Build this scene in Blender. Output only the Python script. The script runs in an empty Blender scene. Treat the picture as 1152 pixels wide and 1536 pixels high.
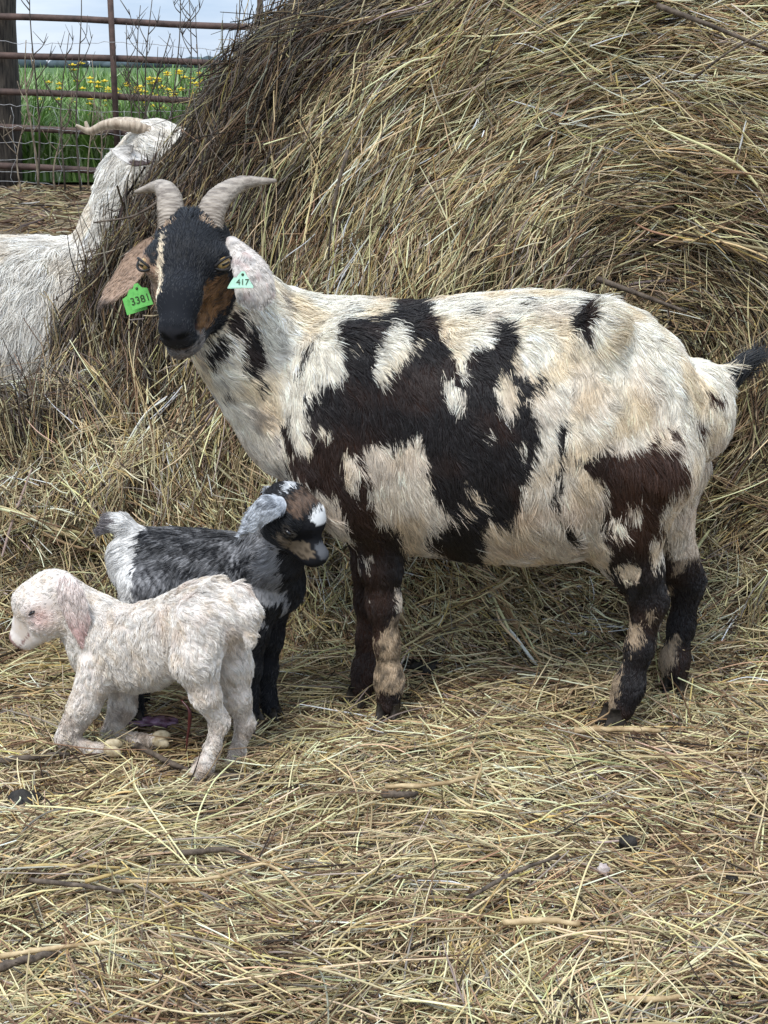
import bpy, math, random
import numpy as np
from mathutils import Vector, Matrix

# ------------------------------------------------------------------ camera, sky, sun, exposure
SC = bpy.context.scene
COL = SC.collection
CAM_H, PITCH, FPX, CU, CV = 1.065, math.radians(16.2), 2308.0, 576.0, 768.0
cam_d = bpy.data.cameras.new('camera')
cam_d.sensor_fit = 'VERTICAL'
cam_d.sensor_height = 36.0
cam_d.lens = 36.0 * FPX / 1536.0
cam_d.clip_start = 0.05
cam_d.clip_end = 3000
cam = bpy.data.objects.new('camera', cam_d)
cam.location = (0, 0, CAM_H)
cam.rotation_euler = (math.radians(90) - PITCH, 0, 0)
COL.objects.link(cam)
SC.camera = cam

world = bpy.data.worlds.new('World')
SC.world = world
world.use_nodes = True
wn, wl = world.node_tree.nodes, world.node_tree.links
wn.clear()
w_out = wn.new('ShaderNodeOutputWorld')
w_bg = wn.new('ShaderNodeBackground')
w_sky = wn.new('ShaderNodeTexSky')
w_sky.sky_type = 'NISHITA'
w_sky.sun_disc = False
SUN_EL, SUN_AZ = math.radians(58), math.radians(205)      # azimuth clockwise from +Y: behind the camera, to the left
w_sky.sun_elevation = SUN_EL
w_sky.sun_rotation = SUN_AZ
w_tc = wn.new('ShaderNodeTexCoord')
w_map = wn.new('ShaderNodeMapping')
w_map.inputs['Scale'].default_value = (1.3, 1.3, 7.0)
w_noise = wn.new('ShaderNodeTexNoise')
w_noise.inputs['Scale'].default_value = 2.2
w_noise.inputs['Detail'].default_value = 6
w_noise.inputs['Roughness'].default_value = 0.6
w_ramp = wn.new('ShaderNodeValToRGB')
w_ramp.color_ramp.elements[0].position = 0.36
w_ramp.color_ramp.elements[0].color = (3.9, 5.1, 6.9, 1)
w_ramp.color_ramp.elements[1].position = 0.62
w_ramp.color_ramp.elements[1].color = (6.9, 7.7, 8.7, 1)
w_mix = wn.new('ShaderNodeMixRGB')
w_mix.inputs['Fac'].default_value = 0.86
wl.new(w_tc.outputs['Generated'], w_map.inputs['Vector'])
wl.new(w_map.outputs['Vector'], w_noise.inputs['Vector'])
wl.new(w_noise.outputs['Fac'], w_ramp.inputs['Fac'])
wl.new(w_sky.outputs['Color'], w_mix.inputs['Color1'])
wl.new(w_ramp.outputs['Color'], w_mix.inputs['Color2'])
w_sep = wn.new('ShaderNodeSeparateXYZ')          # an overcast dome: the zenith about three times as bright as the horizon
w_el = wn.new('ShaderNodeMapRange')
w_el.inputs['From Min'].default_value = 0.0; w_el.inputs['From Max'].default_value = 1.0
w_el.inputs['To Min'].default_value = 0.80; w_el.inputs['To Max'].default_value = 1.75
w_sc = wn.new('ShaderNodeVectorMath'); w_sc.operation = 'SCALE'
wl.new(w_tc.outputs['Generated'], w_sep.inputs[0])
wl.new(w_sep.outputs['Z'], w_el.inputs['Value'])
wl.new(w_mix.outputs['Color'], w_sc.inputs[0]); wl.new(w_el.outputs['Result'], w_sc.inputs['Scale'])
wl.new(w_sc.outputs['Vector'], w_bg.inputs['Color'])
w_bg.inputs['Strength'].default_value = 0.09
wl.new(w_bg.outputs['Background'], w_out.inputs['Surface'])

sun_d = bpy.data.lights.new('sun', 'SUN')
sun_d.energy = 1.5
sun_d.angle = math.radians(16)
sun_d.color = (1.0, 0.965, 0.91)
sun = bpy.data.objects.new('sun', sun_d)
_sd = Vector((math.sin(SUN_AZ) * math.cos(SUN_EL), math.cos(SUN_AZ) * math.cos(SUN_EL), math.sin(SUN_EL)))
sun.rotation_euler = _sd.to_track_quat('Z', 'Y').to_euler()
sun.location = (-2, -2, 6)
COL.objects.link(sun)

SC.view_settings.view_transform = 'Standard'
SC.view_settings.look = 'None'
SC.view_settings.exposure = 0.92
SC.view_settings.gamma = 1.0
SC.view_settings.use_curve_mapping = False
SC.render.engine = 'CYCLES'
SC.cycles.max_bounces = 5
SC.cycles.diffuse_bounces = 3
SC.cycles.glossy_bounces = 2
SC.cycles.transmission_bounces = 2
SC.cycles.use_denoising = True
try:
    SC.cycles.denoiser = 'OPENIMAGEDENOISE'
    SC.cycles_curves.shape = 'RIBBONS'
except Exception:
    pass

# ------------------------------------------------------------------ helpers
rng = np.random.default_rng(7)
CP, SP = math.cos(PITCH), math.sin(PITCH)
A = lambda *v: np.array(v, dtype=np.float64)

def at(u, v, Y):
    """the point of the place that the photograph shows at (u, v), Y metres ahead of the camera"""
    r, up = (u - CU) / FPX, (CV - v) / FPX
    t = Y / (CP + up * SP)
    return A(t * r, Y, CAM_H + t * (up * CP - SP))

def gnd(u, v, z=0.0):
    r, up = (u - CU) / FPX, (CV - v) / FPX
    t = (z - CAM_H) / (up * CP - SP)
    return A(t * r, t * (CP + up * SP), z)

def side_uv(P, Y):
    """side elevation of a point: its x and z read off on the upright plane at Y, in photograph pixels"""
    zz = P[:, 2] - CAM_H
    Y = np.asarray(Y, float)
    c = Y * CP - zz * SP
    return CU + FPX * P[:, 0] / c, CV - FPX * (Y * SP + zz * CP) / c

def unit(a):
    return a / (np.linalg.norm(a, axis=-1, keepdims=True) + 1e-12)

def wavy(P, scale, seed, n=9):
    g = np.random.default_rng(seed)
    out = np.zeros(len(P))
    for i in range(n):
        k = g.normal(size=3)
        k = k / np.linalg.norm(k) * (2 * math.pi / scale) * g.uniform(0.6, 1.7)
        out += np.sin(P @ k + g.uniform(0, 6.28))
    return out / (0.7 * math.sqrt(n) * 1.4)

def smooth(a, b, x):
    t = np.clip((x - a) / (b - a), 0, 1)
    return t * t * (3 - 2 * t)

def tag(o, label=None, cat=None, group=None, kind=None):
    if label: o['label'] = label
    if cat: o['category'] = cat
    if group: o['group'] = group
    if kind: o['kind'] = kind
    return o

def empty(name, loc=(0, 0, 0)):
    o = bpy.data.objects.new(name, None)
    o.location = loc
    o.empty_display_size = 0.05
    COL.objects.link(o)
    return o

def link(o, parent=None):
    COL.objects.link(o)
    if parent is not None:
        o.parent = parent
        o.matrix_parent_inverse = Matrix.Translation(-Vector(parent.location))
    return o

def mesh_obj(name, V, F, mat, parent=None, smooth_shade=True, col=None):
    me = bpy.data.meshes.new(name)
    V = np.asarray(V, dtype=np.float32)
    if isinstance(F, np.ndarray):
        n, k = F.shape
        me.vertices.add(len(V)); me.vertices.foreach_set('co', V.ravel())
        me.loops.add(n * k); me.loops.foreach_set('vertex_index', F.astype(np.int32).ravel())
        me.polygons.add(n)
        me.polygons.foreach_set('loop_start', np.arange(0, n * k, k, dtype=np.int32))
        me.polygons.foreach_set('loop_total', np.full(n, k, dtype=np.int32))
        me.update(calc_edges=True)
        me.validate()
    else:
        me.from_pydata([tuple(map(float, p)) for p in V], [], F)
        me.update()
    if smooth_shade:
        me.polygons.foreach_set('use_smooth', np.ones(len(me.polygons), dtype=bool))
    if col is not None:
        a = me.attributes.new('col', 'FLOAT_COLOR', 'POINT')
        c = np.ones((len(V), 4), dtype=np.float32); c[:, :3] = col
        a.data.foreach_set('color', c.ravel())
    if mat: me.materials.append(mat)
    o = bpy.data.objects.new(name, me)
    return link(o, parent)

def curves_obj(name, PTS, RAD, COLR, mat, parent=None):
    """PTS (n,k,3) points, RAD (n,k), COLR (n,3): one strand object"""
    n, k, _ = PTS.shape
    hc = bpy.data.hair_curves.new(name)
    hc.add_curves([k] * n)
    hc.position_data.foreach_set('vector', PTS.astype(np.float32).ravel())
    r = hc.attributes.get('radius') or hc.attributes.new('radius', 'FLOAT', 'POINT')
    r.data.foreach_set('value', RAD.astype(np.float32).ravel())
    a = hc.attributes.new('col', 'FLOAT_COLOR', 'CURVE')
    c = np.ones((n, 4), dtype=np.float32); c[:, :3] = COLR
    a.data.foreach_set('color', c.ravel())
    hc.materials.append(mat)
    o = bpy.data.objects.new(name, hc)
    return link(o, parent)

# --- materials
def mat_new(name):
    m = bpy.data.materials.new(name); m.use_nodes = True
    return m, m.node_tree.nodes, m.node_tree.links, m.node_tree.nodes['Principled BSDF']

def mat_attr(name, rough=0.6, spec=0.3, noise=0.0, scale=60, transl=0.0, sheen=0.0):
    m, n, l, b = mat_new(name)
    at_ = n.new('ShaderNodeAttribute'); at_.attribute_name = 'col'
    out = at_.outputs['Color']
    if noise:
        tc = n.new('ShaderNodeTexCoord'); nz = n.new('ShaderNodeTexNoise')
        nz.inputs['Scale'].default_value = scale; nz.inputs['Detail'].default_value = 4
        mr = n.new('ShaderNodeMapRange'); mr.inputs['To Min'].default_value = 1 - noise; mr.inputs['To Max'].default_value = 1 + noise
        mx = n.new('ShaderNodeVectorMath'); mx.operation = 'SCALE'
        l.new(tc.outputs['Object'], nz.inputs['Vector']); l.new(nz.outputs['Fac'], mr.inputs['Value'])
        l.new(out, mx.inputs[0]); l.new(mr.outputs['Result'], mx.inputs['Scale'])
        out = mx.outputs['Vector']
        bp = n.new('ShaderNodeBump'); bp.inputs['Strength'].default_value = 0.3; bp.inputs['Distance'].default_value = 0.004
        l.new(nz.outputs['Fac'], bp.inputs['Height']); l.new(bp.outputs['Normal'], b.inputs['Normal'])
    l.new(out, b.inputs['Base Color'])
    b.inputs['Roughness'].default_value = rough
    b.inputs['Specular IOR Level'].default_value = spec
    if transl:
        t = n.new('ShaderNodeBsdfTranslucent'); mix = n.new('ShaderNodeMixShader'); mix.inputs['Fac'].default_value = transl
        l.new(out, t.inputs['Color'])
        l.new(b.outputs['BSDF'], mix.inputs[1]); l.new(t.outputs['BSDF'], mix.inputs[2])
        l.new(mix.outputs['Shader'], n['Material Output'].inputs['Surface'])
    return m

def mat_noise(name, c1, c2, scale=20, rough=0.7, bump=0.3, dist=0.01, stretch=(1, 1, 1), spec=0.3, lo=0.35, hi=0.65):
    m, n, l, b = mat_new(name)
    tc = n.new('ShaderNodeTexCoord'); mp = n.new('ShaderNodeMapping'); mp.inputs['Scale'].default_value = stretch
    nz = n.new('ShaderNodeTexNoise'); nz.inputs['Scale'].default_value = scale; nz.inputs['Detail'].default_value = 7; nz.inputs['Roughness'].default_value = 0.62
    rp = n.new('ShaderNodeValToRGB')
    rp.color_ramp.elements[0].position = lo; rp.color_ramp.elements[0].color = (*c1, 1)
    rp.color_ramp.elements[1].position = hi; rp.color_ramp.elements[1].color = (*c2, 1)
    l.new(tc.outputs['Object'], mp.inputs['Vector']); l.new(mp.outputs['Vector'], nz.inputs['Vector'])
    l.new(nz.outputs['Fac'], rp.inputs['Fac']); l.new(rp.outputs['Color'], b.inputs['Base Color'])
    b.inputs['Roughness'].default_value = rough
    b.inputs['Specular IOR Level'].default_value = spec
    if bump:
        bp = n.new('ShaderNodeBump'); bp.inputs['Strength'].default_value = bump; bp.inputs['Distance'].default_value = dist
        l.new(nz.outputs['Fac'], bp.inputs['Height']); l.new(bp.outputs['Normal'], b.inputs['Normal'])
    return m

M_STRAW = mat_attr('straw', 0.6, 0.16, transl=0.12)
M_FUR = mat_attr('fur', 0.45, 0.4, transl=0.15)
M_SKIN = mat_attr('coat_skin', 0.8, 0.1)
M_EAR = mat_attr('ear_skin', 0.7, 0.15, noise=0.22, scale=110)
M_GRASS = mat_attr('green_grass', 0.5, 0.3, transl=0.3)
M_GROUND = mat_noise('hay_strewn_soil', (0.05, 0.035, 0.02), (0.20, 0.15, 0.085), 26, 0.9, 0.6, 0.02)
M_FIELD = mat_noise('field_green', (0.03, 0.07, 0.015), (0.08, 0.14, 0.03), 1.5, 0.9, 0.2, 0.05)
M_CORE = mat_noise('packed_hay', (0.03, 0.021, 0.012), (0.15, 0.11, 0.06), 34, 0.9, 0.8, 0.03)
M_HORN = mat_noise('horn', (0.15, 0.12, 0.095), (0.40, 0.34, 0.275), 70, 0.55, 0.5, 0.004, (.6, .6, 3.5))
M_HORN_PALE = mat_noise('horn_pale', (0.27, 0.20, 0.14), (0.54, 0.45, 0.34), 60, 0.55, 0.5, 0.004, (3, .6, .6))
M_HOOF = mat_noise('hoof_dark', (0.012, 0.010, 0.009), (0.06, 0.05, 0.04), 80, 0.55, 0.3, 0.002)
M_HOOF_PALE = mat_noise('hoof_pale', (0.30, 0.22, 0.12), (0.62, 0.53, 0.36), 90, 0.5, 0.3, 0.002)
M_NOSE = mat_noise('nose_leather', (0.014, 0.014, 0.017), (0.05, 0.05, 0.056), 150, 0.42, 0.35, 0.002)
M_NOSE_PINK = mat_noise('nose_pink', (0.20, 0.09, 0.08), (0.36, 0.19, 0.16), 150, 0.45, 0.3, 0.002)
M_PIPE = mat_noise('rusty_pipe', (0.040, 0.027, 0.023), (0.115, 0.072, 0.058), 9, 0.7, 0.3, 0.003)
M_POST = mat_noise('weathered_post', (0.016, 0.013, 0.011), (0.085, 0.07, 0.055), 8, 0.9, 0.7, 0.02, (6, 6, 0.6))
M_WIRE = mat_noise('galvanised_wire', (0.22, 0.21, 0.20), (0.42, 0.42, 0.42), 30, 0.5, 0, 0)
M_WEED = mat_noise('dry_weed', (0.10, 0.075, 0.05), (0.30, 0.24, 0.17), 14, 0.8, 0, 0)
M_WEED_DARK = mat_noise('dark_weed', (0.035, 0.027, 0.02), (0.10, 0.08, 0.06), 14, 0.8, 0, 0)
M_BARK = mat_noise('dark_twig', (0.035, 0.025, 0.018), (0.15, 0.115, 0.085), 60, 0.8, 0.5, 0.004, (1, 1, 1))
M_STALK = mat_noise('pale_stalk', (0.26, 0.17, 0.08), (0.55, 0.42, 0.24), 40, 0.6, 0.3, 0.002)
M_STALK_Y = mat_noise('yellow_stalk', (0.32, 0.22, 0.08), (0.50, 0.38, 0.16), 40, 0.6, 0.3, 0.002)
M_DUNG = mat_noise('dung', (0.008, 0.007, 0.006), (0.04, 0.034, 0.028), 70, 0.7, 0.6, 0.006)
M_PETAL = mat_noise('yellow_petal', (0.62, 0.44, 0.02), (0.80, 0.62, 0.05), 80, 0.6, 0, 0)
M_FLEAF = mat_noise('flower_stem', (0.05, 0.11, 0.02), (0.10, 0.18, 0.04), 30, 0.6, 0, 0)
M_TREES = mat_noise('far_trees', (0.045, 0.065, 0.075), (0.08, 0.105, 0.115), 0.2, 0.95, 0, 0)
M_TAG = mat_noise('green_tag_plastic', (0.10, 0.36, 0.08), (0.17, 0.55, 0.13), 90, 0.5, 0.2, 0.001, spec=0.3, lo=.28, hi=.5)
M_TAG2 = mat_noise('pale_tag_plastic', (0.30, 0.50, 0.38), (0.45, 0.72, 0.55), 90, 0.5, 0.2, 0.001, spec=0.3, lo=.28, hi=.5)
M_INK = mat_noise('tag_ink', (0.03, 0.05, 0.02), (0.05, 0.07, 0.03), 30, 0.6, 0, 0)
M_MEMB = mat_noise('afterbirth', (0.07, 0.02, 0.035), (0.30, 0.18, 0.27), 60, 0.2, 0.4, 0.006, spec=0.6)
M_CORD = mat_noise('cord_red', (0.03, 0.006, 0.006), (0.09, 0.016, 0.016), 60, 0.35, 0.2, 0.002, spec=0.5)
M_FLUFF = mat_noise('fluff', (0.34, 0.27, 0.25), (0.60, 0.54, 0.50), 60, 0.9, 0.5, 0.004)
M_BLACK = mat_noise('eye_black', (0.006, 0.005, 0.005), (0.012, 0.010, 0.010), 60, 0.12, 0, 0, spec=0.5)
M_LID = mat_noise('eyelid', (0.010, 0.009, 0.009), (0.03, 0.026, 0.024), 120, 0.6, 0.3, 0.001)

def mat_eye():
    m, n, l, b = mat_new('amber_eye')
    tc = n.new('ShaderNodeTexCoord'); sp = n.new('ShaderNodeSeparateXYZ')
    l.new(tc.outputs['Object'], sp.inputs[0])
    def absm(o, k):
        a = n.new('ShaderNodeMath'); a.operation = 'ABSOLUTE'; l.new(o, a.inputs[0])
        c = n.new('ShaderNodeMath'); c.operation = 'LESS_THAN'; c.inputs[1].default_value = k; l.new(a.outputs[0], c.inputs[0]); return c.outputs[0]
    mu = n.new('ShaderNodeMath'); mu.operation = 'MULTIPLY'
    l.new(absm(sp.outputs['X'], 0.52), mu.inputs[0]); l.new(absm(sp.outputs['Y'], 0.2), mu.inputs[1])
    mx = n.new('ShaderNodeMixRGB'); mx.inputs['Color1'].default_value = (0.42, 0.27, 0.10, 1); mx.inputs['Color2'].default_value = (0.006, 0.005, 0.004, 1)
    l.new(mu.outputs[0], mx.inputs['Fac']); l.new(mx.outputs['Color'], b.inputs['Base Color'])
    b.inputs['Roughness'].default_value = 0.08
    return m
M_EYE = mat_eye()

# --- simple shapes
def catmull(P, n):
    P = np.asarray(P, dtype=float)
    Q = np.vstack([2 * P[0] - P[1], P, 2 * P[-1] - P[-2]])
    out = []
    m = len(P) - 1
    for i in range(m):
        p0, p1, p2, p3 = Q[i:i + 4]
        for t in np.linspace(0, 1, n, endpoint=False):
            out.append(0.5 * (2 * p1 + (p2 - p0) * t + (2 * p0 - 5 * p1 + 4 * p2 - p3) * t * t + (3 * p1 - p0 - 3 * p2 + p3) * t ** 3))
    out.append(P[-1])
    return np.array(out)

def tube(path, rad, sides=8, flat=1.0, ridge=None, closed_tip=True):
    """path (n,3), rad (n,): vertices and faces of a tube that follows it"""
    path = np.asarray(path, float); rad = np.asarray(rad, float)
    n = len(path)
    T = unit(np.gradient(path, axis=0))
    ref = A(0, 0, 1) if abs(T[0][2]) < 0.9 else A(1, 0, 0)
    nrm = unit(np.cross(T[0], ref)); V = []
    for i in range(n):
        nrm = unit(nrm - T[i] * np.dot(nrm, T[i])); b = np.cross(T[i], nrm)
        r = rad[i] * (1 + (ridge[i] if ridge is not None else 0))
        for k in range(sides):
            a = 2 * math.pi * k / sides
            V.append(path[i] + r * (math.cos(a) * nrm + flat * math.sin(a) * b))
    F = []
    for i in range(n - 1):
        for k in range(sides):
            k2 = (k + 1) % sides
            F.append((i * sides + k, i * sides + k2, (i + 1) * sides + k2, (i + 1) * sides + k))
    F.append(tuple(range(sides))[::-1]); F.append(tuple((n - 1) * sides + k for k in range(sides)))
    return V, F

def join(parts):
    V, F = [], []
    for v, f in parts:
        o = len(V); V += [tuple(p) for p in v]; F += [tuple(i + o for i in q) for q in f]
    return V, F

def ball(c, rad, nu=12, nv=8, axes=None):
    c = np.asarray(c, float); R = np.eye(3) if axes is None else np.array(axes)
    V = [c + R.T @ A(0, 0, rad[2])]
    for j in range(1, nv):
        th = math.pi * j / nv
        for i in range(nu):
            ph = 2 * math.pi * i / nu
            V.append(c + R.T @ A(rad[0] * math.sin(th) * math.cos(ph), rad[1] * math.sin(th) * math.sin(ph), rad[2] * math.cos(th)))
    V.append(c - R.T @ A(0, 0, rad[2]))
    F = [(0, 1 + i, 1 + (i + 1) % nu) for i in range(nu)]
    for j in range(nv - 2):
        for i in range(nu):
            a = 1 + j * nu + i; b = 1 + j * nu + (i + 1) % nu
            F.append((a, a + nu, b + nu, b))
    L = len(V) - 1; s = 1 + (nv - 2) * nu
    F += [(s + i, L, s + (i + 1) % nu) for i in range(nu)]
    return V, F

# --- signed distance shapes and their surface
class Sdf:
    def __init__(self, k=0.02):
        self.pr = []; self.k = k
    def ell(self, g, c, rad, axes=None, k=None, sub=False):
        R = np.eye(3) if axes is None else np.array(axes, float)
        c = np.asarray(c, float); rad = np.asarray(rad, float); m = rad.max()
        def f(P):
            q = (P - c) @ R.T
            k0 = np.linalg.norm(q / rad, axis=1); k1 = np.linalg.norm(q / rad ** 2, axis=1) + 1e-9
            return k0 * (k0 - 1) / k1
        self.pr.append((g, f, c - m, c + m, k or self.k, sub))
    def cone(self, g, a, b, ra, rb, k=None, sub=False):
        a = np.asarray(a, float); b = np.asarray(b, float); ab = b - a; L = ab @ ab
        def f(P):
            t = np.clip(((P - a) @ ab) / L, 0, 1)
            return np.linalg.norm(P - a - t[:, None] * ab, axis=1) - (ra + (rb - ra) * t)
        m = max(ra, rb)
        self.pr.append((g, f, np.minimum(a, b) - m, np.maximum(a, b) + m, k or self.k, sub))
    def chain(self, g, pts, rads, k=None):
        for i in range(len(pts) - 1):
            self.cone(g, pts[i], pts[i + 1], rads[i], rads[i + 1], k)
    def loft(self, g, org, ax, st, k=None):
        """st rows: s along ax, z top, z bottom, half width"""
        st = np.array(sorted(st), float); org = np.asarray(org, float); ax = unit(np.asarray(ax, float)); lat = A(-ax[1], ax[0], 0)
        s0, s1 = st[0, 0], st[-1, 0]
        def f(P):
            q = P - org; s = q @ ax; l = q @ lat; z = P[:, 2]; sc = np.clip(s, s0, s1)
            # smooth interpolation between the stations
            zt = np.interp(sc, st[:, 0], st[:, 1]); zb = np.interp(sc, st[:, 0], st[:, 2]); w = np.interp(sc, st[:, 0], st[:, 3])
            h = (zt - zb) / 2; zc = (zt + zb) / 2; over = s - sc
            e = np.abs((z - zc) / h) ** 2.25 + np.abs(l / w) ** 2.25 + (np.abs(over) / np.minimum(h, w)) ** 2.25
            return (e ** (1 / 2.25) - 1) * np.minimum(h, w)
        m = max(st[:, 3].max(), 0.1)
        a, b = org + ax * (s0 - m), org + ax * (s1 + m)
        lo = np.minimum(a, b) - m; hi = np.maximum(a, b) + m
        lo[2] = st[:, 2].min() - .02; hi[2] = st[:, 1].max() + .02
        self.pr.append((g, f, lo, hi, k or self.k, False))
    def mesh(self, h, extra=None):
        lo = np.min([p[2] for p in self.pr if not p[5]], axis=0) - 4 * h - 0.01
        hi = np.max([p[3] for p in self.pr if not p[5]], axis=0) + 4 * h + 0.01
        n = np.ceil((hi - lo) / h).astype(int) + 1
        X, Y, Z = [lo[i] + h * np.arange(n[i]) for i in range(3)]
        D = np.full(n, 0.5)
        for g, f, a, b, k, sub in self.pr:
            i0 = np.maximum(np.floor((a - k * 1.2 - 3 * h - lo) / h).astype(int), 0)
            i1 = np.minimum(np.ceil((b + k * 1.2 + 3 * h - lo) / h).astype(int) + 1, n)
            sl = tuple(slice(i0[i], i1[i]) for i in range(3))
            G = np.stack(np.meshgrid(X[sl[0]], Y[sl[1]], Z[sl[2]], indexing='ij'), -1)
            d = f(G.reshape(-1, 3)).reshape(G.shape[:3]); o = D[sl]
            if sub:
                d = -d; hh = np.clip(0.5 + 0.5 * (d - o) / k, 0, 1); D[sl] = o * (1 - hh) + d * hh + k * hh * (1 - hh)
            else:
                hh = np.clip(0.5 + 0.5 * (o - d) / k, 0, 1); D[sl] = o * (1 - hh) + d * hh - k * hh * (1 - hh)
        if extra is not None:
            G = np.stack(np.meshgrid(X, Y, Z, indexing='ij'), -1).reshape(-1, 3)
            near = np.abs(D.ravel()) < 0.2
            dd = D.ravel(); dd[near] += extra(G[near]); D = dd.reshape(n)
        return surface_nets(D, lo, h)
    def group(self, P, names):
        """which of the named groups each point lies nearest to"""
        out = np.full((len(P), len(names)), 9.0)
        for g, f, a, b, k, sub in self.pr:
            if sub or g not in names: continue
            j = names.index(g); out[:, j] = np.minimum(out[:, j], f(P))
        return out

def surface_nets(D, lo, h):
    n = np.array(D.shape); S = D < 0
    C = S[:-1, :-1, :-1].astype(np.int8)
    offs = [(i, j, k) for i in (0, 1) for j in (0, 1) for k in (0, 1)]
    tot = sum(S[o[0]:n[0] - 1 + o[0], o[1]:n[1] - 1 + o[1], o[2]:n[2] - 1 + o[2]].astype(np.int8) for o in offs)
    act = np.argwhere((tot > 0) & (tot < 8))
    idm = np.full(n - 1, -1, dtype=np.int64); idm[tuple(act.T)] = np.arange(len(act))
    vals = np.stack([D[act[:, 0] + o[0], act[:, 1] + o[1], act[:, 2] + o[2]] for o in offs], 1)
    acc = np.zeros((len(act), 3)); cnt = np.zeros(len(act))
    for a in range(8):
        for b in range(a + 1, 8):
            oa, ob = np.array(offs[a]), np.array(offs[b])
            if np.abs(oa - ob).sum() != 1: continue
            va, vb = vals[:, a], vals[:, b]; x = (va < 0) != (vb < 0)
            t = np.where(x, va / np.where(x, va - vb, 1), 0)
            acc += x[:, None] * (oa + (ob - oa) * t[:, None]); cnt += x
    V = lo + h * (act + acc / cnt[:, None])
    F = []
    for ax in range(3):
        b, c = (ax + 1) % 3, (ax + 2) % 3
        s1 = [slice(None)] * 3; s2 = [slice(None)] * 3
        s1[ax] = slice(0, n[ax] - 1); s2[ax] = slice(1, n[ax])
        A0, A1 = S[tuple(s1)], S[tuple(s2)]
        e = np.argwhere(A0 != A1)
        e = e[(e[:, b] >= 1) & (e[:, c] >= 1) & (e[:, b] < n[b] - 1) & (e[:, c] < n[c] - 1)]
        def cid(db, dc):
            q = e.copy(); q[:, b] += db; q[:, c] += dc; return idm[tuple(q.T)]
        q = np.stack([cid(-1, -1), cid(0, -1), cid(0, 0), cid(-1, 0)], 1)
        flip = ~A0[tuple(e.T)]
        q[flip] = q[flip][:, ::-1]
        F.append(q)
    return V, np.vstack(F)

def vnormals(V, F):
    n = np.cross(V[F[:, 2]] - V[F[:, 0]], V[F[:, 3]] - V[F[:, 1]])
    out = np.zeros_like(V)
    for k in range(4): np.add.at(out, F[:, k], n)
    return unit(out)

def relax(V, F, it=2, w=0.5):
    E = np.vstack([F[:, [0, 1]], F[:, [1, 2]], F[:, [2, 3]], F[:, [3, 0]]]); E = np.vstack([E, E[:, ::-1]])
    cnt = np.bincount(E[:, 0], minlength=len(V))[:, None]
    for _ in range(it):
        s = np.stack([np.bincount(E[:, 0], V[E[:, 1], i], minlength=len(V)) for i in range(3)], 1)
        V = V * (1 - w) + w * s / np.maximum(cnt, 1)
    return V

def sample(V, F, n, g, weight=None):
    T = np.vstack([F[:, [0, 1, 2]], F[:, [0, 2, 3]]]) if F.shape[1] == 4 else F
    cr = np.cross(V[T[:, 1]] - V[T[:, 0]], V[T[:, 2]] - V[T[:, 0]]); ar = np.linalg.norm(cr, axis=1)
    if weight is not None: ar = ar * weight(V[T].mean(1), unit(cr))
    i = g.choice(len(T), n, p=ar / ar.sum()); r1, r2 = np.sqrt(g.random(n)), g.random(n)
    w = np.stack([1 - r1, r1 * (1 - r2), r1 * r2], 1)
    return T[i], w

def lerp(a, b, t):
    return a + (b - a) * t

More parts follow.
